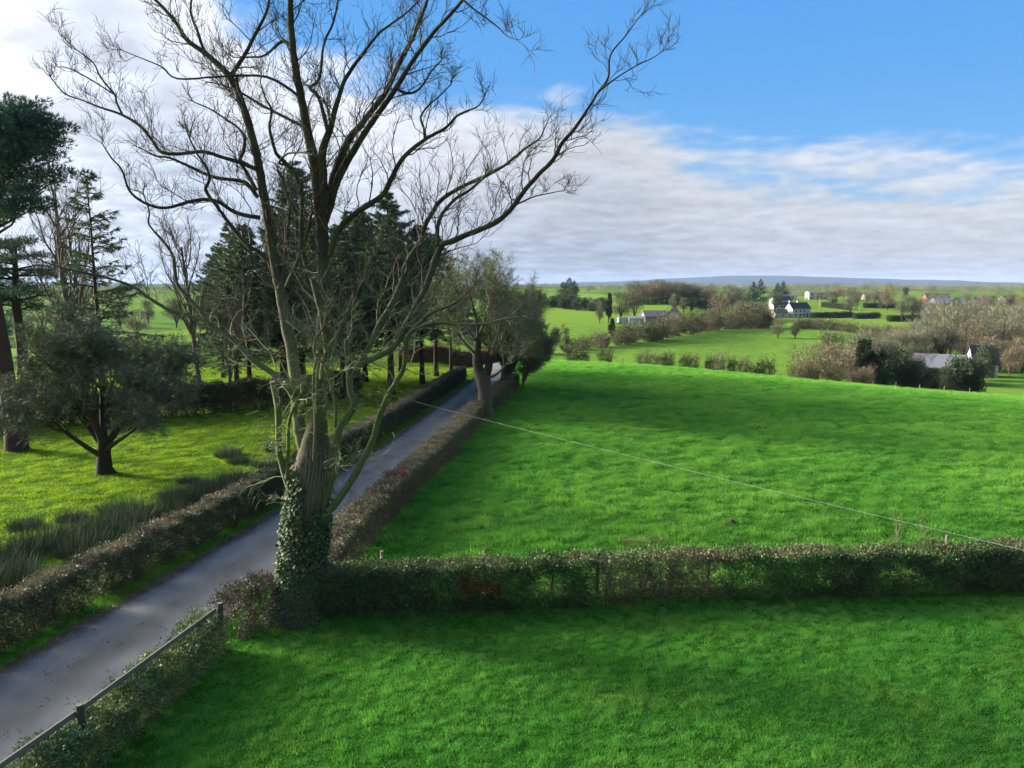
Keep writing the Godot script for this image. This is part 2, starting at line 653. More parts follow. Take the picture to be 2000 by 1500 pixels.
func twig_branch(tw: MB, p: Vector3, d: Vector3, ln: float, r: float, up: float) -> void:
	var n := 6
	var pts := PackedVector3Array([p])
	var rad := PackedFloat32Array([r])
	for i in n:
		d = (d + rv() * 0.46 + Vector3.UP * up).normalized()
		p += d * (ln / n)
		pts.append(p)
		rad.append(lerpf(r, maxf(r * 0.35, 0.005), float(i + 1) / n))
	tube_moss(tw, pts, rad, 4)
	var k := int(ln * 4.6) + 2
	for j in k:
		var t := rf(0.12, 1.0) * n
		var i := mini(int(t), n - 1)
		var q := pts[i].lerp(pts[i + 1], t - i)
		var dd := turned((pts[i + 1] - pts[i]).normalized(), rf(0.5, 1.0), up * 1.4)
		var l2 := ln * rf(0.22, 0.5) + 0.1
		var a := PackedVector3Array([q])
		for s in 4:
			dd = (dd + rv() * 0.42 + Vector3.UP * up * 0.9).normalized()
			q += dd * l2 / 4.0
			a.append(q)
		var r2 := clampf(rad[i] * 0.55, 0.0046, 0.01)
		tube_moss(tw, a, PackedFloat32Array([r2, r2 * 0.85, r2 * 0.72, r2 * 0.62, r2 * 0.5]), 3)
		for s in R.randi_range(2, 5):
			var w := R.randi_range(1, 4)
			var e := turned((a[w] - a[w - 1]).normalized(), rf(0.45, 0.95), up * 1.6)
			var l3 := rf(0.12, 0.38)
			var b := PackedVector3Array([a[w], a[w] + e * l3 * 0.5, a[w] + (e + rv() * 0.25 + Vector3.UP * up).normalized() * l3])
			tube_moss(tw, b, PackedFloat32Array([0.005, 0.004, 0.003]), 3)

func ivy_on_trunk() -> void:
	# leaves that climb the lower trunk, thickest between one and three metres and a half
	var leaves := MB.new()
	for i in 19000:
		var y := pow(rf(0, 1), 0.85) * 4.7
		var a := rf(0, TAU)
		var t := y / 4.9
		var cx := 0.03 + 0.2 * y * 0.7 + 0.02 * y
		cx = curve_x(y, [Vector2(0, 0.03), Vector2(0.46, 0.08), Vector2(1.48, 0.25), Vector2(2.49, 0.41), Vector2(3.49, 0.57), Vector2(4.34, 0.7), Vector2(4.9, 0.77)])
		var rr := curve_x(y, [Vector2(0, 0.86), Vector2(0.46, 0.68), Vector2(1.48, 0.55), Vector2(2.49, 0.53), Vector2(3.49, 0.53), Vector2(4.34, 0.5), Vector2(4.9, 0.4)])
		var rag := 3.3 + 1.1 * NC.get_noise_2d(cos(a) * 5.0 + 8.0, sin(a) * 5.0) - 0.5 * cos(a)
		var dens := 0.95 * (1.0 - sst(rag - 0.5, rag + 0.5, y))
		dens *= clampf(0.9 + 1.2 * NC.get_noise_3d(cos(a) * 7.0, y * 6.0, sin(a) * 7.0), 0, 1)
		if cos(a) < -0.2:
			dens += 0.35 * (1.0 - sst(3.6, 4.7, y))
		if rf(0, 1) > dens:
			continue
		var out := Vector3(cos(a), 0, sin(a))
		var p := Vector3(cx, y, 0) + out * (rr + rf(0.0, 0.14) * sst(0.8, 1.6, y) + 0.02 + 0.07 * (1.0 - sst(0.0, 0.9, y)) * rf(0.3, 1.2))
		var s := (rf(0.04, 0.085) if rf(0, 1) < 0.7 else rf(0.08, 0.13)) * (0.5 + 0.5 * sst(0.8, 1.7, y))
		var nrm := (out + rv() * 0.75 + Vector3.UP * 0.35).normalized()
		var dn := (Vector3.DOWN + rv() * 0.6 - nrm * (Vector3.DOWN.dot(nrm))).normalized()
		leaves.leaf(p, dn * s, nrm.cross(dn).normalized() * s * 0.48, vary(col(0.05, 0.085, 0.038), 0.4))
	# close small leaves over the flared foot
	for i in 8000:
		var y := rf(0.0, 1.5)
		var a := rf(0, TAU)
		var cx := curve_x(y, [Vector2(0, 0.03), Vector2(0.46, 0.08), Vector2(1.48, 0.25), Vector2(2.49, 0.41)])
		var rr := curve_x(y, [Vector2(0, 0.83), Vector2(0.46, 0.65), Vector2(1.48, 0.54), Vector2(2.49, 0.52)])
		var out := Vector3(cos(a), 0.25, sin(a)).normalized()
		var p := Vector3(cx + cos(a) * (rr + rf(-0.01, 0.1)), y, sin(a) * (rr + rf(-0.01, 0.1)))
		var s := rf(0.035, 0.07)
		var nrm := (out + rv() * 0.6).normalized()
		var dn := (Vector3.DOWN + rv() * 0.7 - nrm * (Vector3.DOWN.dot(nrm))).normalized()
		leaves.leaf(p, dn * s, nrm.cross(dn).normalized() * s * 0.48, vary(col(0.055, 0.085, 0.045), 0.4))
	var o := part("ivy", leaves.done(M["ivy"]), big, "stuff")
	var st := MB.new()
	for i in 26:
		var a := rf(0, TAU)
		var pts := PackedVector3Array()
		var rad := PackedFloat32Array()
		for j in 12:
			var y := j * 0.42 * rf(0.97, 1.03)
			a += rf(-0.18, 0.18)
			var cx := curve_x(y, [Vector2(0, 0.03), Vector2(0.46, 0.08), Vector2(1.48, 0.25), Vector2(2.49, 0.41), Vector2(3.49, 0.57), Vector2(4.34, 0.7), Vector2(4.9, 0.77)])
			var rr := curve_x(y, [Vector2(0, 0.84), Vector2(0.46, 0.66), Vector2(1.48, 0.54), Vector2(2.49, 0.52), Vector2(3.49, 0.52), Vector2(4.34, 0.49), Vector2(4.9, 0.39)])
			pts.append(Vector3(cx + cos(a) * rr, y, sin(a) * rr))
			rad.append(lerpf(0.028, 0.01, j / 11.0))
		st.tube(pts, rad, 5, col(0.13, 0.1, 0.075), col(0.2, 0.17, 0.14))
	part("ivy_stems", st.done(M["twig"]), o)

# ---------- hedges ----------
var sprays: Array[ArrayMesh] = []

func make_sprays() -> void:
	for k in 4:
		var m := MB.new()
		for i in 13:
			var p := rv() * rf(0.02, 0.15)
			var s := rf(0.03, 0.055)
			var d := (p.normalized() + rv() * 0.8).normalized()
			m.leaf(p, d * s, d.cross(rv()).normalized() * s * 0.42, vary(Color(1, 1, 1), 0.25))
		for i in 4:
			var a := rv() * 0.03
			var b := rv() * rf(0.12, 0.22)
			m.tube(PackedVector3Array([a, (a + b) * 0.5 + rv() * 0.02, b]), PackedFloat32Array([0.0045, 0.0035, 0.0025]), 3, col(0.65, 0.56, 0.5), col(0.75, 0.64, 0.56))
		sprays.append(m.done(M["leaf"]))

# path of (x, z); tone(s, side, f) gives the colour of a spray; open(s, f) how thin the hedge is there
func hedge(called: String, label: String, path: PackedVector2Array, width: float, height: float, dens: float, tone: Callable, open: Callable, rough := 0.09, big_leaf := 1.0) -> Node3D:
	var len_ := 0.0
	var cum := PackedFloat32Array([0.0])
	for i in path.size() - 1:
		len_ += path[i].distance_to(path[i + 1])
		cum.append(len_)
	var o := thing(called, label, "hedge", Vector3(path[0].x, gh(path[0].x, path[0].y), path[0].y))
	var base := o.position
	var xf: Array = [[], [], [], []]
	var cc: Array[PackedColorArray] = [PackedColorArray(), PackedColorArray(), PackedColorArray(), PackedColorArray()]
	var total := int(len_ * (2.0 * height + width) * dens)
	for q in total:
		var s := rf(0, len_)
		var i := 0
		while i < cum.size() - 2 and cum[i + 1] < s:
			i += 1
		var t := (s - cum[i]) / (cum[i + 1] - cum[i])
		var c := path[i].lerp(path[i + 1], t)
		var dir := (path[i + 1] - path[i]).normalized()
		var side := Vector2(-dir.y, dir.x)
		var w := width * (1.0 + 0.22 * NC.get_noise_2d(s * 3.0, base.x * 7.0))
		var h := height * (1.0 + rough * 1.6 * NC.get_noise_2d(s * 4.0, base.z * 3.0 + 31.0))
		var perim := 2.0 * h + w
		var g := rf(0, perim)
		var off := 0.0
		var y := 0.0
		var face := 0
		if g < h:
			off = -w * 0.5
			y = g
			face = -1
		elif g < h + w:
			off = g - h - w * 0.5
			y = h
		else:
			off = w * 0.5
			y = g - h - w
			face = 1
		var f := y / h
		if rf(0, 1) < open.call(s, f):
			continue
		# rounded shoulders, foot drawn in, some sprays deeper inside
		var deep := absf(rf(-1, 1)) * rf(0, 1) * 0.4
		off *= (1.0 - deep) * (1.0 - 0.14 * pow(f, 6.0) - 0.12 * (1.0 - f))
		y *= 1.0 - (deep * 0.25 if face == 0 else 0.0)
		var px := c.x + side.x * off + rf(-0.05, 0.05)
		var pz := c.y + side.y * off + rf(-0.05, 0.05)
		var sc := rf(0.75, 1.35) * big_leaf
		var b := Basis(rv(), rf(0, TAU)).scaled(Vector3.ONE * sc)
		var k := R.randi_range(0, 3)
		xf[k].append(Transform3D(b, Vector3(px, gh(px, pz) + y + rf(-0.04, 0.05), pz) - base))
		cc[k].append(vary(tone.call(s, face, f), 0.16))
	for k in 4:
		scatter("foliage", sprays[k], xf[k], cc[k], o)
	# woody stems inside
	var m := MB.new()
	for q in int(len_ * 5.0):
		var s := rf(0, len_)
		var i := 0
		while i < cum.size() - 2 and cum[i + 1] < s:
			i += 1
		var c := path[i].lerp(path[i + 1], (s - cum[i]) / (cum[i + 1] - cum[i]))
		var p := Vector3(c.x + rf(-0.3, 0.3) * width, 0, c.y + rf(-0.3, 0.3) * width)
		p.y = gh(p.x, p.z) - 0.05
		p -= base
		var pts := PackedVector3Array([p])
		var d := (Vector3.UP + rv() * 0.35).normalized()
		for j in 4:
			d = (d + rv() * 0.3 + Vector3.UP * 0.15).normalized()
			p += d * height * 0.25
			pts.append(p)
		var r := rf(0.008, 0.024)
		m.tube(pts, PackedFloat32Array([r * 1.3, r, r * 0.8, r * 0.55, r * 0.3]), 4, col(0.1, 0.085, 0.06), col(0.13, 0.1, 0.08))
	part("stems", m.done(M["twig"]), o, "stuff")
	return o

# ---------- conifers ----------
func conifer(h: float, clear: float, reach: float, whorls: int, per: int, droop: float, tint: Color, dens: float, rt: float) -> Array:
	var tr := MB.new()
	var fo := MB.new()
	var pts := PackedVector3Array()
	var rad := PackedFloat32Array()
	for i in 12:
		var f := i / 11.0
		pts.append(Vector3(rf(-1, 1) * 0.06 * f, h * f, rf(-1, 1) * 0.06 * f))
		rad.append(lerpf(rt, 0.02, pow(f, 0.8)) * (1.25 if i == 0 else 1.0))
	tr.tube(pts, rad, 9, col(0.085, 0.065, 0.05), col(0.09, 0.07, 0.055))
	for w in whorls:
		var f := lerpf(clear, 0.985, pow(float(w) / (whorls - 1), 0.92))
		var live := sst(clear - 0.02, clear + 0.16, f)
		var bl := reach * pow(1.0 - f, 0.72) * (0.55 + 0.45 * live) + 0.12
		for b in per:
			var a := rf(0, TAU)
			var L := bl * rf(0.55, 1.2)
			var d := Vector3(cos(a), lerpf(-0.1, 0.55, f) + rf(-0.1, 0.15), sin(a)).normalized()
			var p := Vector3(0, h * f + rf(-0.15, 0.15), 0)
			var bp := PackedVector3Array([p])
			var br := PackedFloat32Array([0.02 + 0.012 * L])
			var n := 6
			for i in n:
				d = (d + Vector3.DOWN * droop * (0.5 if i < 3 else -0.6) + rv() * 0.12).normalized()
				p += d * L / n
				bp.append(p)
				br.append(lerpf(0.02 + 0.012 * L, 0.006, (i + 1.0) / n))
			tr.tube(bp, br, 4, col(0.075, 0.06, 0.045), col(0.07, 0.065, 0.04))
			var cnt := int(L * 14.0 * dens * (0.2 + 0.8 * live)) + 2
			for s in cnt:
				var t := lerpf(0.12, 1.0, sqrt(rf(0, 1))) * n
				var i := mini(int(t), n - 1)
				var q := bp[i].lerp(bp[i + 1], t - i)
				var td := (bp[i + 1] - bp[i]).normalized()
				var sd := td.cross(Vector3.UP).normalized() * (1.0 if rf(0, 1) < 0.5 else -1.0)
				var sl := (0.22 + 0.5 * L * 0.3 * (1.0 - t / n)) * rf(0.6, 1.4)
				var e := (sd * rf(0.5, 1.0) + td * rf(0.3, 0.9) + Vector3.DOWN * rf(0.0, 0.75)).normalized()
				var cl := vary(tint, 0.35)
				for z in 5:
					var g := q + e * sl * (z * 0.2)
					var nd := (e + rv() * 0.75).normalized()
					fo.sliver(g, nd * rf(0.18, 0.4), nd.cross(rv()).normalized() * rf(0.025, 0.05), cl)
	return [tr, fo]

func conifer_thing(called: String, label: String, at: Vector3, mb: Array, group := "") -> Node3D:
	var o := thing(called, label, "conifer", at, 0.0, group)
	part("trunk", mb[0].done(M["bark"]), o)
	part("foliage", mb[1].done(M["needle"]), o, "stuff")
	return o

func needle_pad(m: MB, at: Vector3, size: Vector3, cnt: int, tint: Color) -> void:
	for i in cnt:
		var q := rv() * pow(rf(0, 1), 0.4)
		var p := at + Vector3(q.x * size.x, q.y * size.y, q.z * size.z)
		var d := (Vector3(q.x, q.y * 0.6 + 0.5, q.z) + rv() * 0.6).normalized()
		var cl := vary(tint, 0.3)
		for k in 5:
			var nd := (d + rv() * 0.7).normalized()
			m.sliver(p, nd * rf(0.16, 0.32), nd.cross(rv()).normalized() * rf(0.016, 0.03), cl)

# ---------- distant broadleaf trees, ten metres tall ----------
func far_tree(seed_: int, shape: Vector3, low: float, count: int, tint: Color, leafy: float, forks: int) -> Array:
	R.seed = seed_
	var tr := MB.new()
	var cr := MB.new()
	var wood := col(0.10, 0.085, 0.065)
	var lobes: Array[Vector4] = []
	for i in forks:
		var a := TAU * i / forks + rf(-0.5, 0.5)
		var rr := rf(0.35, 0.75)
		var top := Vector3(cos(a) * shape.x * rr, lerpf(low, 10.0, rf(0.45, 0.8)), sin(a) * shape.z * rr)
		lobes.append(Vector4(top.x, top.y, top.z, rf(1.5, 2.5)))
		var b2 := a + rf(0.3, 0.9)
		lobes.append(Vector4(cos(b2) * shape.x * rf(0.45, 0.62), lerpf(low, 10.0, rf(0.18, 0.42)), sin(b2) * shape.z * rf(0.45, 0.62), rf(1.3, 2.0)))
		var st := Vector3(0, low * rf(0.5, 1.0), 0)
		tr.tube(PackedVector3Array([st, st.lerp(top, 0.3) + rv() * 0.25 + Vector3.UP * 0.3, st.lerp(top, 0.65) + rv() * 0.3, top]), PackedFloat32Array([0.17, 0.13, 0.09, 0.03]), 5, wood, wood)
	lobes.append(Vector4(0, 8.0, 0, 2.1))
	lobes.append(Vector4(0.3, lerpf(low, 10.0, 0.35), -0.2, 2.2))
	tr.tube(PackedVector3Array([Vector3(0, -0.3, 0), Vector3(0.05, low * 0.5, 0), Vector3(0, low + 1.0, 0.05), Vector3(0.1, 8.8, 0)]), PackedFloat32Array([0.34, 0.26, 0.2, 0.04]), 7, wood, wood)
	for i in count:
		var lb := lobes[R.randi_range(0, lobes.size() - 1)]
		var q := rv() * pow(rf(0, 1), 0.45)
		var c := Vector3(lb.x, lb.y, lb.z)
		var p := c + q * Vector3(shape.x * 0.42, lb.w, shape.z * 0.42) * rf(0.8, 1.1)
		if p.y > 10.0 or p.y < low * 0.6:
			continue
		var d := (q + Vector3.UP * 0.55 + rv() * 0.5).normalized()
		if rf(0, 1) < leafy:
			var s := rf(0.16, 0.34)
			cr.leaf(p, d * s, d.cross(rv()).normalized() * s * 0.45, vary(tint, 0.3))
		else:
			cr.sliver(p, d * rf(0.5, 1.3), d.cross(rv()).normalized() * rf(0.014, 0.034), vary(tint, 0.25))
	return [tr, cr]

func tree_thing(called: String, label: String, cat: String, at: Vector3, mb: Array, crown_mat: String, group := "") -> Node3D:
	var o := thing(called, label, cat, at, 0.0, group)
	part("trunk", mb[0].done(M["bark"]), o)
	part("crown", mb[1].done(M[crown_mat]), o, "stuff")
	return o

func bush_mesh(seed_: int, count: int, leafy: float, tint: Color) -> Array:
	# about two metres tall and two and a half wide
	R.seed = seed_
	var st := MB.new()
	var fo := MB.new()
	for i in 16:
		var d := (Vector3.UP + rv() * 0.9).normalized()
		d.y = absf(d.y)
		var p := Vector3(rf(-0.3, 0.3), -0.1, rf(-0.3, 0.3))
		st.tube(PackedVector3Array([p, p + d * 0.6 + rv() * 0.08, p + d * 1.2 + rv() * 0.15 + Vector3.UP * 0.2]), PackedFloat32Array([0.03, 0.02, 0.008]), 4, col(0.1, 0.08, 0.06), col(0.11, 0.085, 0.07))
	for i in count:
		var q := rv() * pow(rf(0, 1), 0.35)
		var p := Vector3(q.x * 1.25, 1.0 + q.y * 0.95, q.z * 1.25) * (0.92 + 0.55 * NC.get_noise_3d(q.x * 7.0 + seed_, q.y * 7.0, q.z * 7.0))
		p.x *= 0.62 + 0.38 * sst(0.0, 0.9, p.y)
		p.z *= 0.62 + 0.38 * sst(0.0, 0.9, p.y)
		if p.y < 0.0:
			continue
		var d := (q + Vector3.UP * 0.35 + rv() * 0.6).normalized()
		if rf(0, 1) < leafy:
			var s := rf(0.06, 0.13)
			fo.leaf(p, d * s, d.cross(rv()).normalized() * s * 0.45, vary(tint, 0.35))
		else:
			fo.sliver(p, d * rf(0.2, 0.5), d.cross(rv()).normalized() * rf(0.006, 0.012), vary(tint, 0.25))
	return [st, fo]

func bush_thing(called: String, label: String, at: Vector3, mb: Array, group := "") -> Node3D:
	var o := thing(called, label, "bush", at, 0.0, group)
	part("stems", mb[0].done(M["twig"]), o)
	part("foliage", mb[1].done(M["leaf"]), o, "stuff")
	return o

func on(x: float, z: float, lift := 0.0) -> Vector3:
	return Vector3(x, gh(x, z) + lift, z)

func _ready() -> void:
	R.seed = 11
	NA.seed = 1
	NB.seed = 2
	NB.frequency = 0.02
	NC.seed = 3
	NC.frequency = 0.25
	NC.fractal_octaves = 3
	NF.seed = 8
	NF.noise_type = FastNoiseLite.TYPE_CELLULAR
	NF.cellular_return_type = FastNoiseLite.RETURN_CELL_VALUE
	NF.frequency = 0.0075
	NF.fractal_type = FastNoiseLite.FRACTAL_NONE
	NE.seed = 8
	NE.noise_type = FastNoiseLite.TYPE_CELLULAR
	NE.cellular_return_type = FastNoiseLite.RETURN_DISTANCE2_SUB
	NE.frequency = 0.0075
	NE.fractal_type = FastNoiseLite.FRACTAL_NONE
	var cam := Camera3D.new()
	cam.name = "camera"
	cam.fov = 54.54
	cam.position = Vector3(0, 9, 0)
	cam.rotation_degrees = Vector3(-7.556, 0, 0)
	cam.far = 20000.0
	add_child(cam)
	cam.current = true
	var el := deg_to_rad(SUN_EL)
	SUN = Vector3(-sin(deg_to_rad(SUN_AZ)) * cos(el), sin(el), -cos(deg_to_rad(SUN_AZ)) * cos(el))
	var env := Environment.new()
	env.background_mode = Environment.BG_SKY
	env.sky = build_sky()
	env.background_energy_multiplier = 1.0
	env.tonemap_mode = Environment.TONE_MAPPER_LINEAR
	env.tonemap_exposure = EXPO
	env.fog_enabled = true
	env.fog_density = 0.000045
	env.fog_light_color = Color(0.72, 0.83, 1.0)
	env.sdfgi_enabled = true
	env.ssao_enabled = true
	env.ssil_enabled = true
	var we := WorldEnvironment.new()
	we.environment = env
	add_child(we)
	var sun := DirectionalLight3D.new()
	sun.name = "sun"
	sun.light_energy = 1.1
	sun.light_color = Color(1.0, 0.95, 0.85)
	sun.light_angular_distance = 11.0
	sun.shadow_enabled = true
	add_child(sun)
	sun.look_at_from_position(SUN * 100.0, Vector3.ZERO)
	materials()
	build_ground()
	build_big_tree()
	build_hedges()
	build_fence()
	build_left_trees()
	build_conifers()
	build_lane_trees()
	build_crest()
	build_valley()
	build_buildings()
	build_far_woods()
	build_grass()
	build_small()

const SUN_EL := 17.0
const SUN_AZ := 70.0

func build_big_tree() -> void:
	R.seed = 101
	big = thing("bare_tree", "tall bare mossy tree with ivy-clad trunk at the corner of hedge and lane", "tree", Vector3(-6, 0, -19.5))
	limbs()
	ivy_on_trunk()

func lane_path(off: float, z0: float, z1: float, step: float, right := false) -> PackedVector2Array:
	var p := PackedVector2Array()
	var z := z0
	while z > z1:
		p.append(Vector2((lane_r(z) if right else lane_l(z)) + off, z))
		z -= step
	p.append(Vector2((lane_r(z1) if right else lane_l(z1)) + off, z1))
	return p

func build_hedges() -> void:
	R.seed = 202
	make_sprays()
	var brown := col(0.16, 0.145, 0.09)
	var dark := col(0.056, 0.092, 0.05)
	var olive := col(0.15, 0.19, 0.08)
	var purple := col(0.13, 0.095, 0.085)
	# left of the lane
	hedge("clipped_hedge", "long clipped hedge on the left side of the lane, brown on top", lane_path(-1.0, -9.0, -71.0, 3.0), 0.85, 1.2, 140.0,
		func(s, face, f):
			var q := NC.get_noise_2d(s * 2.2, f * 3.0 + 11.0)
			if face == 0:  # brown top is real; top also painted sunlit, sides darkened as shade
				return brown.lerp(col(0.3, 0.26, 0.18), clampf(q + 0.4, 0, 1))
			return dark.lerp(brown, clampf(q * 1.2 - 0.3, 0, 0.5)).lerp(brown, 0.2 * (1.0 - f)),
		func(s, f): return 0.85 if absf(s - 11.6) < 0.33 and f < 0.9 else 0.0)
	# right of the lane
	hedge("lane_hedge", "brown clipped hedge between the lane and the big field with a red patch", PackedVector2Array([Vector2(-5.75, -20.6), Vector2(-5.55, -24), Vector2(-5.1, -28), Vector2(-4.6, -32), Vector2(-3.7, -38), Vector2(-2.9, -44), Vector2(-2.5, -49), Vector2(-1.3, -56), Vector2(0.1, -66)]), 1.1, 1.1, 120.0,
		func(s, face, f):
			var q := NC.get_noise_2d(s * 2.0, f * 3.0 + 71.0)
			if absf(s - 10.3) < 0.7 and face == 0 and q > -0.1:
				return col(0.2, 0.06, 0.045)
			if face == 0:
				return brown.lerp(col(0.27, 0.24, 0.17), clampf(q + 0.45, 0, 1))
			return brown.lerp(olive, clampf(q * 1.5 + 0.5, 0, 1)),
		func(s, f): return 0.03)
	# along the foot of the big field
	hedge("boundary_hedge", "dark green hedge across the picture between lawn and big field", PackedVector2Array([Vector2(-5.5, -19.7), Vector2(-1.4, -20.1), Vector2(1.9, -20.4), Vector2(4.5, -20.9), Vector2(8, -20.95), Vector2(11.5, -21.2), Vector2(15.5, -21.6), Vector2(24, -22.6)]), 0.95, 1.22, 190.0,
		func(s, face, f):
			var q := NC.get_noise_2d(s * 1.7, f * 3.0 + 131.0)
			var x: float = s - 5.5
			if absf(x + 0.9) < 0.6 and f > 0.35 and f < 0.75 and face != 0 and q > -0.25:
				return col(0.17, 0.1, 0.035)
			if x > 2.4 and x < 6.2:
				return olive.lerp(brown, clampf(q * 1.4 + 0.5, 0, 1)) * 1.1
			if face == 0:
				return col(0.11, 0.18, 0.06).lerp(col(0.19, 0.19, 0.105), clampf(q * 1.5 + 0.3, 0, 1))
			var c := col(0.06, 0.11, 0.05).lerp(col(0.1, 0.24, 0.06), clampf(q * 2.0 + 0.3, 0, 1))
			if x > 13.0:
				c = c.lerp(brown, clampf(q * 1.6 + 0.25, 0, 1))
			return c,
		func(s, f):
			var x: float = s - 5.5
			var q := NC.get_noise_2d(s * 1.3 + 50.0, f * 2.0)
			if x > 2.3 and x < 6.3:
				return clampf(0.45 + q * 0.9, 0.1, 0.9) if f < 0.8 else 0.45
			if (absf(x - 1.05) < 0.5 or absf(x - 7.0) < 0.35 or absf(x - 11.6) < 0.45) and f > 0.2 and f < 0.72:
				return 0.75
			return clampf(q * 0.8 - 0.1, 0.0, 0.6), 0.07)
	hedge("purple_bush_hedge", "short purplish hedge stub between the fence end and the big tree", PackedVector2Array([Vector2(-7.35, -18.1), Vector2(-7.1, -18.8), Vector2(-6.6, -19.6)]), 1.1, 1.0, 110.0,
		func(s, face, f): return purple.lerp(olive, clampf(NC.get_noise_2d(s * 6.0, f * 5.0) + 0.35, 0, 1)),
		func(s, f): return 0.05, 0.2)
	hedge("bramble_hedge", "loose green bramble hedge growing against the roadside rail fence", PackedVector2Array([Vector2(-9.1, -9.0), Vector2(-8.15, -13.0), Vector2(-7.72, -15.1), Vector2(-7.62, -16.6), Vector2(-7.5, -17.6)]), 0.85, 0.76, 140.0,
		func(s, face, f): return col(0.1, 0.18, 0.07).lerp(col(0.22, 0.27, 0.09), clampf(NC.get_noise_2d(s * 5.0, f * 4.0) * 1.5 + f * 0.25, 0, 1)),
		func(s, f): return 0.05, 0.28)
	hedge("dark_field_hedge", "dark leggy hedge across the left field behind the thorn tree", PackedVector2Array([Vector2(-46, -40), Vector2(-33, -45), Vector2(-22.3, -50.5), Vector2(-17.3, -55.2), Vector2(-12.5, -60)]), 1.3, 1.9, 70.0,
		func(s, face, f): return dark.lerp(brown, 0.35 + NC.get_noise_2d(s * 2.0, f * 3.0) * 0.5) * 0.85,
		func(s, f): return 0.5 if f < 0.35 else 0.0, 0.14, 2.0)
	hedge("brown_beech_hedge", "red-brown hedge at the far bend of the lane beyond the conifers", PackedVector2Array([Vector2(-13.5, -90), Vector2(-7, -92), Vector2(-1, -94)]), 1.2, 1.7, 60.0,
		func(s, face, f): return col(0.2, 0.13, 0.08),
		func(s, f): return 0.1, 0.1, 2.2)

func build_fence() -> void:
	R.seed = 303
	var line := [Vector2(-9.75, -6.5), Vector2(-8.95, -9.9), Vector2(-8.2, -13.1), Vector2(-7.68, -15.4), Vector2(-7.34, -17.55)]
	var f := thing("rail_fence", "weathered wooden rail fence beside the lane above the brambles", "fence", Vector3(-8.2, 0, -13.1))
	var grey := col(0.22, 0.215, 0.18)
	for i in line.size():
		if i == 3:
			continue
		var p := Vector3(line[i].x + 0.08, 0, line[i].y) - f.position
		var m := MB.new()
		var lean := rv() * 0.02
		m.tube(PackedVector3Array([p + Vector3(0, -0.2, 0), p + Vector3(lean.x, 0.6, lean.z), p + Vector3(lean.x * 2, 1.16, lean.z * 2), p + Vector3(lean.x * 2, 1.2, lean.z * 2)]), PackedFloat32Array([0.075, 0.072, 0.07, 0.06]), 10, grey * 0.4, grey * 0.5)
		m.cap(p + Vector3(lean.x * 2, 1.2, lean.z * 2), m.v.size() - 10, 10, Vector3.UP, grey)
		part("post", m.done(M["timber"]), f)
	for h in [1.02, 0.6]:
		for i in [0, 1, 2]:
			var a: Vector2 = line[i]
			var b: Vector2 = line[2 if i == 1 else (4 if i == 2 else 1)]
			var dd := Vector3(b.x - a.x, 0, b.y - a.y)
			var m := MB.new()
			var xf := Transform3D(Basis.looking_at(dd.normalized()), Vector3(a.x, h, a.y) - f.position)
			var w := rf(-0.01, 0.01)
			m.box(Vector3(-0.02, -0.055 + w, -dd.length() + 0.006), Vector3(0.02, 0.055 + w, -0.006), grey * rf(0.9, 1.1), xf)
			part("rail", m.done(M["timber"]), f)
	# posts that poke out of the boundary hedge
	var spots := [[740, -3.75, -20.5, "leftmost pale post poking out of the boundary hedge, split in two"], [943, -0.8, -20.75, "thin dark post standing out of the boundary hedge left of its thin gap"], [1167, 2.45, -20.55, "brown leaning post in the thin stretch of the boundary hedge"], [1388, 5.75, -20.95, "pale post at the right end of the thin stretch of hedge"], [1857, 13.2, -21.85, "pale post above the hedge top near the right edge of the picture"]]
	var tops := [1.42, 1.38, 1.36, 1.3, 1.42]
	for i in spots.size():
		var s: Array = spots[i]
		var o := thing("fence_post", s[3], "post", on(s[1], s[2]), 0.0, "wooden posts in the boundary hedge")
		var m := MB.new()
		var h: float = tops[i] + 0.05
		var c := col(0.3, 0.27, 0.2) if i != 1 and i != 2 else col(0.13, 0.1, 0.075)
		var r := 0.05 if i != 1 else 0.04
		m.tube(PackedVector3Array([Vector3(0, -0.2, 0), Vector3(0.01, h * 0.5, 0), Vector3(0.03, h - 0.02, 0.01), Vector3(0.03, h, 0.01)]), PackedFloat32Array([r, r, r, r * 0.85]), 8, c, c)
		m.cap(Vector3(0.03, h, 0.01), m.v.size() - 8, 8, Vector3.UP, c * 1.3)
		part("shaft", m.done(M["timber"]), o)

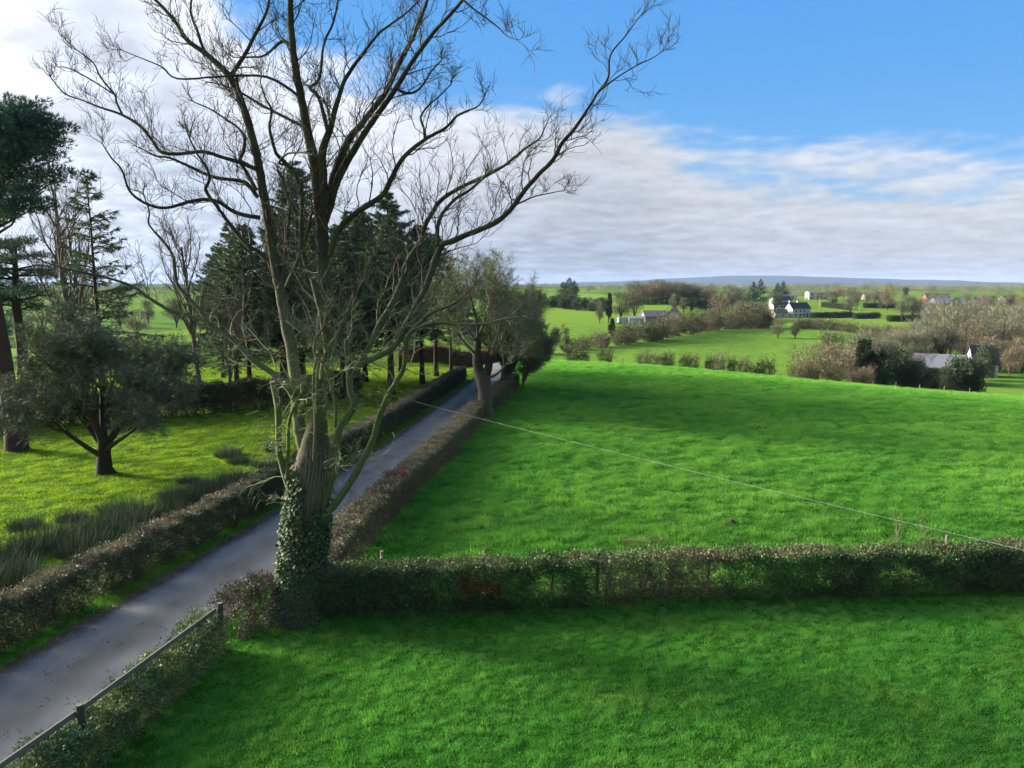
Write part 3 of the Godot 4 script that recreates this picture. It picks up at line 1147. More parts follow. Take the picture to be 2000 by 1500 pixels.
func build_left_trees() -> void:
	R.seed = 404
	# spreading thorn on the left grass
	var P := {"seg": [5, 6, 6, 5, 4], "wander": [0.12, 0.3, 0.36, 0.4, 0.4], "up": [0.08, 0.03, 0.05, 0.06, 0.05], "kids": [7, 8, 7, 5, 0], "ratio": [0.72, 0.62, 0.58, 0.5, 0.5], "ang": [0.75, 0.8, 0.85, 0.9, 0.9], "lift": [0.15, 0.12, 0.1, 0.1, 0.1], "from": [0.4, 0.3, 0.2, 0.15, 0.1], "thin": [0.62, 0.55, 0.5, 0.5, 0.5], "rmin": 0.007, "sides": [8, 6, 4, 3, 3], "cols": [col(0.07, 0.062, 0.045), col(0.08, 0.075, 0.05), col(0.12, 0.125, 0.08), col(0.14, 0.15, 0.095), col(0.15, 0.165, 0.1)], "leaf": 6, "leaf_w": 0.017, "leaf_size": 0.26, "leaf_col": col(0.14, 0.16, 0.095)}
	var t := thing("thorn_tree", "low spreading twiggy thorn tree standing alone on the left grass", "tree", on(-19.5, -34.9))
	var ms := [MB.new(), MB.new(), MB.new()]
	ms[0].tube(PackedVector3Array([Vector3(0, -0.1, 0), Vector3(-0.05, 0.3, 0), Vector3(-0.02, 1.0, 0), Vector3(0.05, 1.6, 0)]), PackedFloat32Array([0.52, 0.36, 0.3, 0.3]), 12, col(0.045, 0.038, 0.03), col(0.05, 0.045, 0.03), 0.06)
	var dirs := [Vector3(-0.55, 0.8, 0.1), Vector3(0.5, 0.8, -0.2), Vector3(0.05, 1, 0.35), Vector3(-0.2, 0.9, -0.6)]
	for i in 4:
		grow(ms, Vector3(0.02, 1.35, 0), dirs[i].normalized(), [4.3, 4.2, 4.4, 4.2][i], 0.2, 0, P)
	grow(ms, Vector3(-0.1, 0.9, 0.1), Vector3(-0.85, 0.45, 0.2).normalized(), 3.6, 0.13, 0, P)
	grow(ms, Vector3(0.1, 1.2, 0.1), Vector3(0.85, 0.35, 0.35).normalized(), 3.4, 0.12, 0, P)
	part("trunk", ms[0].done(M["bark"]), t)
	part("limbs", ms[1].done(M["twig"]), t)
	part("crown", ms[2].done(M["twig"]), t, "stuff")
	# Scots pine at the left edge
	var pn := thing("pine_tree", "tall pine at the left edge with a leaning reddish trunk and flat dark crown", "tree", on(-27.2, -39.9))
	var tr := MB.new()
	var nd := MB.new()
	var s := smooth(PackedVector3Array([Vector3(0.15, -0.1, 0), Vector3(0.05, 2, 0), Vector3(-0.15, 5, 0), Vector3(-0.35, 8.5, 0.1), Vector3(-0.3, 11.4, 0.1), Vector3(0.35, 13.8, 0), Vector3(0.7, 15.6, 0), Vector3(0.6, 17.3, 0)]), PackedFloat32Array([0.62, 0.46, 0.4, 0.36, 0.33, 0.27, 0.17, 0.06]), 4, 0.05)
	tr.tube(s[0], s[1], 12, col(0.085, 0.06, 0.06), col(0.16, 0.085, 0.05))
	for i in 44:
		var f := pow(rf(0, 1), 0.8)
		var y := lerpf(11.6, 17.6, f)
		var a := rf(0, TAU)
		var reach := lerpf(3.9, 1.6, f * f) * rf(0.45, 1.0)
		var st := Vector3(lerpf(-0.2, 0.65, sst(11.4, 15.0, y)), y - 0.9, 0)
		var tip := Vector3(st.x + cos(a) * reach, y + rf(-0.2, 0.7), sin(a) * reach)
		var mid := st.lerp(tip, 0.5) + Vector3.DOWN * 0.2 + rv() * 0.2
		tr.tube(PackedVector3Array([st, mid, tip]), PackedFloat32Array([0.085, 0.055, 0.025]), 5, col(0.12, 0.075, 0.05), col(0.09, 0.065, 0.05))
		for k in 4:
			needle_pad(nd, tip + Vector3(rf(-0.9, 0.9), rf(-0.1, 0.5), rf(-0.9, 0.9)), Vector3(rf(0.6, 1.1), rf(0.28, 0.5), rf(0.6, 1.1)), 70, col(0.07, 0.13, 0.095))
		needle_pad(nd, mid + Vector3(0, 0.35, 0), Vector3(0.55, 0.25, 0.55), 35, col(0.07, 0.125, 0.09))
	for i in 5:
		var a := rf(0, TAU)
		var y := rf(8.0, 11.0)
		tr.tube(PackedVector3Array([Vector3(-0.3, y, 0), Vector3(-0.3 + cos(a) * 0.8, y + 0.05, sin(a) * 0.8), Vector3(-0.3 + cos(a) * rf(1.2, 2.2), y - 0.1, sin(a) * 1.5)]), PackedFloat32Array([0.05, 0.035, 0.012]), 4, col(0.1, 0.08, 0.07), col(0.1, 0.08, 0.07))
	part("trunk", tr.done(M["bark"]), pn)
	part("crown", nd.done(M["needle"]), pn, "stuff")
	# dark flat-topped evergreen beyond it
	var dk := thing("cedar_tree", "dark flat-topped evergreen with drooping layers behind the left pine", "tree", on(-40.0, -60.5))
	tr = MB.new()
	nd = MB.new()
	tr.tube(PackedVector3Array([Vector3(0, -0.1, 0), Vector3(0.1, 4, 0), Vector3(-0.1, 8, 0), Vector3(0.3, 12, 0)]), PackedFloat32Array([0.5, 0.4, 0.3, 0.1]), 10, col(0.08, 0.05, 0.045), col(0.08, 0.055, 0.05))
	for i in 40:
		var y := rf(7.5, 12.6)
		var a := rf(0, TAU)
		var reach := rf(2.0, 6.6) * (1.0 - 0.4 * sst(11.0, 12.6, y))
		var tip := Vector3(cos(a) * reach, y - 0.06 * reach * reach * 0.6, sin(a) * reach)
		var st := Vector3(0, y - 0.6, 0)
		tr.tube(PackedVector3Array([st, st.lerp(tip, 0.5) + Vector3.UP * 0.4, tip]), PackedFloat32Array([0.09, 0.06, 0.02]), 4, col(0.075, 0.05, 0.045), col(0.07, 0.05, 0.045))
		for k in 4:
			needle_pad(nd, st.lerp(tip, rf(0.35, 1.05)) + Vector3(rf(-0.6, 0.6), rf(0.1, 0.5), rf(-0.6, 0.6)), Vector3(1.0, 0.3, 1.0), 55, col(0.065, 0.12, 0.07))
	part("trunk", tr.done(M["bark"]), dk)
	part("crown", nd.done(M["needle"]), dk, "stuff")
	# thin open spruce behind the thorn
	var sp := conifer(15.6, 0.18, 4.2, 34, 4, 0.10, col(0.1, 0.135, 0.08), 0.42, 0.24)
	conifer_thing("thin_spruce", "thin open spruce with see-through branches just behind the thorn tree", on(-25.4, -45.8), sp)
	# bare trees between
	var Q := {"seg": [8, 7, 6, 4], "wander": [0.08, 0.2, 0.25, 0.3], "up": [0.1, 0.1, 0.1, 0.1], "kids": [15, 9, 7, 0], "ratio": [0.42, 0.45, 0.5, 0.5], "ang": [0.62, 0.65, 0.7, 0.7], "lift": [0.15, 0.15, 0.15, 0.1], "from": [0.28, 0.2, 0.15, 0.1], "thin": [0.5, 0.5, 0.5, 0.5], "rmin": 0.007, "sides": [7, 5, 3, 3], "cols": [col(0.10, 0.085, 0.07), col(0.10, 0.08, 0.065), col(0.11, 0.085, 0.065), col(0.12, 0.09, 0.07)]}
	var spots := [[-30.5, -52.5, 15.5, "slender bare tree rising behind the thin spruce on the left"], [-34.5, -60.0, 13.5, "bare tree with fine upright twigs between the pine and the thin spruce"], [-24.5, -58.0, 12.0, "bare tree in front of the conifer clump, right of the thin spruce"], [-20.0, -52.0, 7.5, "small bare tree in the dark hedge across the left field"]]
	for b in spots:
		var o := thing("slender_bare_tree", b[3], "tree", on(b[0], b[1]), 0.0, "slender bare trees on the left")
		var q := [MB.new(), MB.new(), MB.new()]
		grow(q, Vector3(0, -0.1, 0), Vector3.UP, b[2], 0.018 * b[2], 0, Q)
		part("trunk", q[0].done(M["twig"]), o)
		part("limbs", q[1].done(M["twig"]), o)
		part("crown", q[2].done(M["twig"]), o, "stuff")

func build_conifers() -> void:
	R.seed = 505
	var A := conifer(20.0, 0.13, 6.2, 44, 7, 0.2, col(0.085, 0.13, 0.075), 1.15, 0.34)
	var B := conifer(17.0, 0.27, 6.6, 36, 7, 0.16, col(0.09, 0.135, 0.075), 1.2, 0.3)
	var C := conifer(14.0, 0.3, 5.4, 30, 7, 0.14, col(0.1, 0.13, 0.08), 1.1, 0.26)
	var g := "dark conifers beside the lane"
	var a := conifer_thing("spruce_tree", "tallest dark spruce, its tip behind the big tree's central leader", on(-19.4, -68.5), A, g)
	var b := conifer_thing("spruce_tree", "broad dark spruce just right of the big tree's trunk above the lane", on(-10.9, -66.5), B, g)
	var c := conifer_thing("spruce_tree", "lower dark spruce nearest the lane, left of the ivy-clad pollard", on(-7.6, -74.0), C, g)
	var more := [[a, -24.6, -66.0, 0.72, "spruce with sparse tip left of the tallest spruce"], [b, -13.4, -58.5, 0.80, "nearest spruce, its bare dark trunk on the sunlit grass by the lane hedge"], [b, -9.9, -61.0, 0.84, "spruce with twin-looking trunk just inside the lane hedge"], [c, -8.2, -67.5, 1.02, "spruce with a straight clear trunk right of the broad spruce"], [a, -15.5, -72.0, 0.8, "spruce standing behind the broad spruce, darker and narrower"], [c, -21.5, -60.5, 0.98, "spruce with long lower boughs hanging over the left field hedge"], [b, -28.5, -73.0, 0.74, "spruce far left in the clump, half hidden by bare twigs"], [c, -6.6, -80.0, 0.8, "smallest spruce at the end of the row by the lane bend"], [b, -16.8, -63.5, 0.78, "spruce right behind the big tree's trunk"], [c, -11.8, -78.0, 0.95, "spruce at the back of the clump above the far bright field"], [b, -21.8, -71.0, 0.92, "wide spruce just left of the tallest one"], [c, -13.8, -69.5, 1.12, "spruce that closes the gap between the tallest and the broad spruce"], [c, -18.5, -59.5, 0.85, "low spruce with sagging boughs at the inner end of the dark field hedge"]]
	for q in more:
		copy(q[0], "spruce_tree", q[4], on(q[1], q[2]), rf(0, TAU), Vector3.ONE * q[3] * Vector3(rf(0.92, 1.08), 1, 1), g)

func limbs() -> void:
	# x, y, z and radius along each limb, metres from the foot of the trunk
	limb("trunk", [0.03,0.00,0.00,0.766, 0.08,0.46,0.00,0.592, 0.25,1.48,0.00,0.512, 0.41,2.49,0.00,0.498, 0.57,3.49,0.00,0.505, 0.70,4.34,0.00,0.470, 0.77,4.90,0.00,0.352, 0.86,5.52,0.00,0.212, 0.92,6.00,0.00,0.116])
	limb("A", [0.52,4.34,0.00,0.192, 0.36,5.02,-0.06,0.185, 0.27,5.71,-0.13,0.170, 0.21,6.80,-0.19,0.162, 0.07,7.75,-0.25,0.154, -0.11,8.83,-0.32,0.146, -0.22,9.36,-0.38,0.139, -0.37,10.43,-0.45,0.127, -0.53,11.49,-0.51,0.116, -0.63,12.15,-0.57,0.108, -0.87,13.19,-0.64,0.097, -1.16,14.08,-0.70,0.086])
	limb("A1", [-1.16,14.08,-0.70,0.093, -1.36,14.41,-0.72,0.088, -1.94,14.95,-0.77,0.070, -2.46,15.33,-0.87,0.061, -2.81,15.86,-0.99,0.051, -3.37,16.43,-1.16,0.042, -3.96,16.98,-1.36,0.028, -4.46,17.72,-1.60,0.014])
	limb("A2", [-1.30,14.36,-0.70,0.060, -1.04,14.63,-0.58,0.055, -0.80,14.87,-0.47,0.050, -0.52,15.26,-0.35,0.045, -0.14,15.82,-0.23,0.036, 0.03,16.39,-0.12,0.027, 0.29,17.05,0.00,0.013])
	limb("A3", [-2.04,15.07,-0.90,0.042, -2.21,15.58,-0.97,0.037, -2.44,16.15,-1.18,0.033, -2.43,17.04,-1.52,0.019, -2.69,18.01,-2.00,0.010])
	limb("B", [0.82,4.48,0.00,0.214, 0.89,5.73,0.02,0.214, 1.00,6.96,0.04,0.198, 1.11,8.17,0.06,0.182, 1.14,9.22,0.09,0.174, 1.14,10.26,0.11,0.166, 1.10,11.22,0.13,0.150, 0.97,12.28,0.15,0.125, 0.82,13.18,0.17,0.109, 0.70,13.94,0.19,0.096, 0.62,14.54,0.21,0.088, 0.58,15.31,0.24,0.080, 0.60,16.01,0.26,0.068, 0.74,16.94,0.28,0.047, 0.69,17.85,0.30,0.021])
	limb("B1", [0.62,14.72,0.20,0.045, 0.28,15.05,-0.08,0.041, -0.27,14.79,-0.35,0.028, -0.72,14.82,-0.62,0.024, -1.28,14.90,-0.90,0.014])
	limb("B2", [0.78,13.57,0.20,0.041, 0.41,13.87,0.22,0.037, -0.07,14.10,0.26,0.032, -0.67,14.11,0.34,0.027, -1.26,14.05,0.45,0.023, -2.13,13.97,0.59,0.022, -2.42,14.20,0.76,0.018, -2.75,14.32,0.97,0.013, -3.13,14.45,1.20,0.009])
	limb("C0", [1.25,10.76,0.20,0.103, 1.25,11.14,0.21,0.112, 1.24,12.02,0.23,0.102, 1.28,12.39,0.27,0.097, 1.49,12.87,0.33,0.082, 1.60,13.17,0.41,0.068, 1.74,13.50,0.50,0.059, 1.92,13.89,0.61,0.049, 2.18,14.21,0.73,0.044, 2.49,14.52,0.87,0.040, 2.87,14.88,1.03,0.030, 3.23,15.06,1.20,0.026, 3.65,15.27,1.39,0.021, 3.98,15.52,1.60,0.017])
	limb("C0b", [1.56,12.66,0.90,0.053, 1.34,13.49,0.80,0.044, 1.12,13.73,0.70,0.040, 1.33,13.99,0.60,0.036, 1.43,14.78,0.50,0.031, 1.65,15.32,0.40,0.027, 1.76,15.88,0.30,0.022, 1.81,16.62,0.20,0.013])
	limb("C1", [1.15,10.32,0.10,0.081, 1.24,10.71,0.09,0.122, 1.36,11.06,0.06,0.130, 1.43,11.48,0.01,0.138, 1.53,11.94,-0.06,0.113, 1.82,12.64,-0.14,0.093, 2.07,12.99,-0.25,0.085, 2.32,13.34,-0.38,0.077, 2.78,13.98,-0.52,0.074, 3.09,14.73,-0.69,0.062, 3.30,15.17,-0.87,0.058, 3.48,15.61,-1.07,0.054, 3.79,16.52,-1.30,0.042, 3.96,17.31,-1.54,0.025, 4.36,18.18,-1.80,0.013])
	limb("C2", [1.37,10.96,0.10,0.081, 1.49,11.41,0.11,0.105, 1.71,11.88,0.15,0.104, 2.02,12.33,0.22,0.088, 2.44,12.90,0.31,0.075, 2.79,13.31,0.43,0.070, 3.11,13.66,0.57,0.066, 3.54,14.23,0.75,0.057, 4.06,14.83,0.94,0.049, 4.52,15.21,1.17,0.041, 4.94,15.53,1.42,0.033, 5.54,15.92,1.70,0.021, 6.11,16.44,2.00,0.010])
	limb("C2b", [4.92,15.27,2.00,0.025, 5.15,15.07,2.03,0.020, 5.43,14.85,2.13,0.020, 5.72,14.58,2.29,0.016, 5.89,14.35,2.51,0.012, 6.11,14.18,2.80,0.008])
	limb("C2c", [3.32,13.52,1.40,0.034, 3.59,13.48,1.20,0.030, 3.83,13.67,1.00,0.026, 4.06,14.08,0.80,0.022, 4.27,14.37,0.60,0.018])
	limb("D", [1.38,9.74,0.30,0.080, 1.48,10.12,0.31,0.079, 1.68,10.47,0.32,0.074, 2.14,10.85,0.35,0.074, 2.74,11.22,0.39,0.069, 2.97,11.57,0.45,0.064, 3.21,11.98,0.51,0.059, 3.48,12.26,0.59,0.050, 3.87,12.53,0.68,0.045, 4.11,12.63,0.78,0.040, 4.42,12.78,0.89,0.036, 4.73,13.04,1.02,0.026, 5.18,13.19,1.15,0.017, 5.34,13.37,1.30,0.013])
	limb("D1", [3.91,12.45,1.10,0.031, 3.90,12.71,1.12,0.026, 3.84,12.95,1.18,0.026, 4.05,13.20,1.28,0.022, 4.33,13.38,1.42,0.017, 4.59,13.58,1.60,0.013])
	limb("F", [0.79,2.81,0.10,0.109, 1.12,3.62,0.19,0.098, 1.39,4.70,0.28,0.092, 1.47,5.25,0.37,0.096, 1.75,5.64,0.46,0.105, 1.94,5.99,0.54,0.104, 1.85,6.42,0.63,0.090, 1.87,6.95,0.72,0.084, 1.86,7.30,0.81,0.079, 1.87,7.67,0.90,0.069])
	limb("E1", [1.89,6.60,0.60,0.061, 1.98,6.85,0.52,0.066, 2.35,7.45,0.44,0.071, 2.58,7.97,0.35,0.076, 2.87,8.44,0.27,0.080, 3.14,9.00,0.19,0.081, 3.32,9.60,0.11,0.076, 3.63,10.07,0.02,0.071, 3.76,10.53,-0.06,0.066, 3.95,10.87,-0.14,0.062, 4.15,11.17,-0.22,0.057, 4.62,11.49,-0.31,0.053, 5.20,11.76,-0.39,0.048, 5.79,12.08,-0.47,0.038, 6.32,12.51,-0.55,0.034, 6.70,12.78,-0.64,0.024, 6.84,13.05,-0.72,0.019, 6.94,13.28,-0.80,0.010])
	limb("E2", [1.94,6.69,0.60,0.066, 2.14,6.99,0.60,0.071, 2.62,7.22,0.61,0.070, 3.02,7.47,0.62,0.075, 3.32,8.03,0.64,0.084, 3.61,8.54,0.66,0.083, 3.86,9.00,0.69,0.083, 4.05,9.52,0.73,0.083, 4.19,9.84,0.76,0.082, 4.27,9.99,0.81,0.077, 4.54,10.09,0.86,0.073, 5.10,10.31,0.91,0.068, 5.65,10.55,0.97,0.067, 6.05,10.93,1.03,0.063, 6.30,11.26,1.10,0.058, 6.64,11.63,1.18,0.053, 6.97,11.95,1.26,0.053, 7.18,12.32,1.34,0.048, 7.49,12.67,1.43,0.043, 7.76,13.06,1.52,0.034, 7.98,13.40,1.62,0.030, 8.20,13.71,1.73,0.025, 8.22,14.15,1.84,0.021, 8.54,14.53,1.95,0.016, 8.72,14.76,2.07,0.012, 8.90,14.97,2.20,0.008])
	limb("E2b", [7.96,13.33,2.00,0.025, 8.21,13.52,2.02,0.021, 8.47,13.68,2.10,0.016, 8.83,13.86,2.22,0.016, 9.03,13.91,2.38,0.012, 9.23,13.99,2.60,0.008])
	limb("E2c", [6.05,10.85,1.60,0.022, 6.48,11.05,1.56,0.017, 6.85,11.15,1.42,0.013, 7.23,11.25,1.20,0.009])
	limb("E3", [4.21,9.94,1.30,0.049, 4.19,10.31,1.13,0.054, 4.23,10.57,0.97,0.049, 4.34,10.81,0.80,0.045, 4.61,11.12,0.63,0.041, 4.92,11.33,0.47,0.037, 5.23,11.61,0.30,0.028])
	limb("G", [0.71,2.56,0.20,0.119, 1.14,3.06,0.20,0.108, 1.42,3.39,0.22,0.098, 1.81,3.98,0.24,0.093, 2.11,4.52,0.28,0.092, 2.37,5.01,0.32,0.087, 2.53,5.56,0.37,0.082, 2.75,6.07,0.43,0.076, 2.94,6.41,0.50,0.071, 3.23,6.90,0.58,0.061, 3.31,7.42,0.67,0.056, 3.37,7.71,0.77,0.056, 3.74,8.11,0.88,0.046, 4.07,8.36,0.99,0.041, 4.49,8.51,1.12,0.036, 4.82,8.74,1.25,0.027, 5.07,8.96,1.40,0.018])
	limb("G2", [3.58,7.91,1.30,0.045, 3.99,8.07,1.32,0.040, 4.39,8.10,1.40,0.036, 4.77,8.06,1.53,0.031, 5.39,8.09,1.70,0.026, 5.82,8.22,1.93,0.022, 6.24,8.28,2.20,0.013])
	limb("H", [0.58,2.77,0.20,0.109, 0.31,3.21,0.23,0.098, 0.10,3.64,0.27,0.088, -0.01,4.07,0.30,0.083, -0.09,4.49,0.33,0.082, -0.11,4.93,0.37,0.082, -0.08,5.57,0.40,0.082, -0.09,5.98,0.43,0.081, -0.13,6.34,0.47,0.081, -0.16,6.55,0.50,0.076])
	limb("H2", [0.07,3.95,0.40,0.053, 0.12,4.66,0.33,0.044, 0.14,5.40,0.25,0.044, 0.28,5.83,0.17,0.044, 0.45,6.15,0.10,0.049])
	limb("I", [0.36,5.73,0.00,0.083, 0.22,6.09,0.05,0.087, 0.08,6.39,0.11,0.087, -0.26,6.73,0.16,0.081, -0.72,7.06,0.21,0.076, -1.01,7.40,0.27,0.065, -1.38,7.76,0.32,0.060, -1.88,8.06,0.37,0.050, -2.29,8.25,0.43,0.045, -2.72,8.38,0.48,0.045, -3.26,8.73,0.53,0.039, -3.60,9.00,0.59,0.034, -4.33,9.23,0.64,0.029, -4.87,9.34,0.69,0.024, -5.40,9.49,0.75,0.019, -5.92,9.72,0.80,0.014])
	limb("I2", [-1.39,7.79,0.40,0.050, -1.82,8.02,0.33,0.050, -2.03,8.37,0.27,0.050, -2.43,8.80,0.20,0.045, -2.64,9.08,0.13,0.045, -2.71,9.74,0.07,0.045, -2.74,9.49,0.00,0.045, -2.80,9.79,-0.07,0.040, -3.05,10.14,-0.13,0.035, -3.29,10.38,-0.20,0.030, -3.46,10.61,-0.27,0.025, -3.45,10.90,-0.33,0.020, -3.61,11.34,-0.40,0.015])
	limb("J1", [-0.64,11.99,-0.40,0.061, -1.04,12.15,-0.41,0.061, -1.48,12.28,-0.43,0.050, -2.05,12.44,-0.48,0.045, -2.67,12.39,-0.53,0.046, -3.17,12.45,-0.61,0.046, -3.44,12.78,-0.70,0.041, -3.79,13.16,-0.81,0.041, -4.30,13.46,-0.93,0.036, -4.93,13.68,-1.08,0.026, -5.48,13.90,-1.23,0.021, -6.05,14.12,-1.41,0.021, -6.51,14.60,-1.60,0.016])
	limb("J1b", [-4.51,13.54,-1.40,0.030, -4.62,13.87,-1.33,0.030, -4.63,14.05,-1.27,0.025, -4.94,14.49,-1.20,0.024, -5.07,14.83,-1.13,0.019, -5.48,15.16,-1.07,0.015, -5.75,15.44,-1.00,0.010])
	limb("J1c", [-4.59,14.03,-1.20,0.020, -5.28,14.46,-1.29,0.020, -5.98,14.81,-1.56,0.015, -6.53,14.97,-2.00,0.010])
	limb("J2", [-0.64,11.28,-0.40,0.061, -0.86,11.55,-0.48,0.056, -1.12,11.71,-0.55,0.051, -1.81,11.81,-0.62,0.046, -2.39,12.05,-0.70,0.041, -2.72,12.20,-0.78,0.036, -3.09,12.35,-0.85,0.031, -3.47,12.41,-0.93,0.026, -3.82,12.58,-1.00,0.016])
	limb("J3", [-0.56,10.74,-0.30,0.056, -1.12,10.85,-0.18,0.055, -1.62,11.15,-0.06,0.045, -2.12,11.13,0.07,0.045, -2.80,10.94,0.19,0.039, -3.28,11.07,0.31,0.034, -3.56,11.36,0.43,0.029, -3.64,11.82,0.56,0.024, -3.82,12.10,0.68,0.019, -3.95,12.41,0.80,0.014])
	limb("J4", [-0.39,9.62,-0.20,0.071, -0.59,9.88,-0.07,0.060, -0.80,10.02,0.07,0.055, -1.18,10.55,0.20,0.049, -1.43,10.98,0.33,0.044, -1.63,11.35,0.47,0.044, -1.47,11.59,0.60,0.038, -1.49,11.88,0.73,0.033, -1.63,12.16,0.87,0.024, -1.74,12.50,1.00,0.019])
	limb("J5", [-0.63,11.45,-0.30,0.050, -0.87,11.87,-0.39,0.045, -1.07,12.20,-0.47,0.051, -1.00,12.47,-0.56,0.046, -0.99,12.81,-0.65,0.041, -1.17,13.08,-0.74,0.031, -1.54,13.34,-0.82,0.026, -1.93,13.59,-0.91,0.021, -2.39,13.79,-1.00,0.015])
	limb("K", [0.88,12.80,0.20,0.041, 0.71,12.97,0.14,0.042, 0.13,13.27,-0.06,0.037, -0.47,13.61,-0.38,0.033, -1.16,14.03,-0.82,0.029, -1.84,14.35,-1.40,0.020])
	limb("Ln", [0.73,9.48,0.20,0.061, 0.64,10.12,0.27,0.061, 0.72,10.93,0.34,0.060, 0.64,11.67,0.41,0.060, 0.42,11.96,0.48,0.055, 0.19,12.22,0.55,0.045, 0.13,12.50,0.62,0.036, 0.09,12.80,0.69,0.031, 0.18,13.20,0.76,0.027, 0.06,13.48,0.83,0.022, -0.02,13.82,0.90,0.013])
	limb("L2", [0.42,11.95,0.50,0.032, 0.27,11.99,0.61,0.027, 0.59,12.15,0.94,0.027, 1.15,12.08,1.50,0.022])
	limb("L3", [-0.11,8.89,-0.20,0.068, 0.00,9.50,-0.40,0.058, 0.06,10.44,-0.60,0.054, 0.07,11.12,-0.80,0.044, -0.14,11.81,-1.00,0.030])
	limb("L4", [0.12,8.96,-0.10,0.063, 0.55,9.74,0.13,0.052, 0.83,10.31,0.37,0.047, 1.01,10.73,0.60,0.037])
	limb("stub", [1.23,7.25,0.30,0.095, 1.20,7.92,0.40,0.104, 1.16,8.38,0.50,0.103, 1.09,8.77,0.60,0.093, 1.02,9.18,0.70,0.083])
	limb("N", [1.10,6.60,0.40,0.081, 1.18,7.13,0.43,0.076, 1.49,7.65,0.51,0.071, 1.82,8.22,0.65,0.065, 2.07,8.77,0.85,0.055, 2.08,8.96,1.10,0.036])
	limb("N2", [2.09,8.74,1.00,0.018, 2.29,9.15,1.02,0.014, 2.47,9.46,1.09,0.014, 2.65,9.73,1.20,0.013])
	limb("T1", [0.83,4.46,0.50,0.046, 0.92,5.55,0.53,0.040, 0.90,6.35,0.55,0.040, 0.95,6.89,0.57,0.030, 1.05,7.28,0.60,0.025])
	limb("T2", [1.44,5.36,0.60,0.045, 1.48,5.97,0.64,0.045, 1.43,6.37,0.68,0.040, 1.32,6.70,0.71,0.040, 1.27,6.97,0.75,0.034, 1.03,7.30,0.79,0.034, 1.09,7.69,0.82,0.029, 1.29,7.95,0.86,0.029, 1.36,8.20,0.90,0.024])

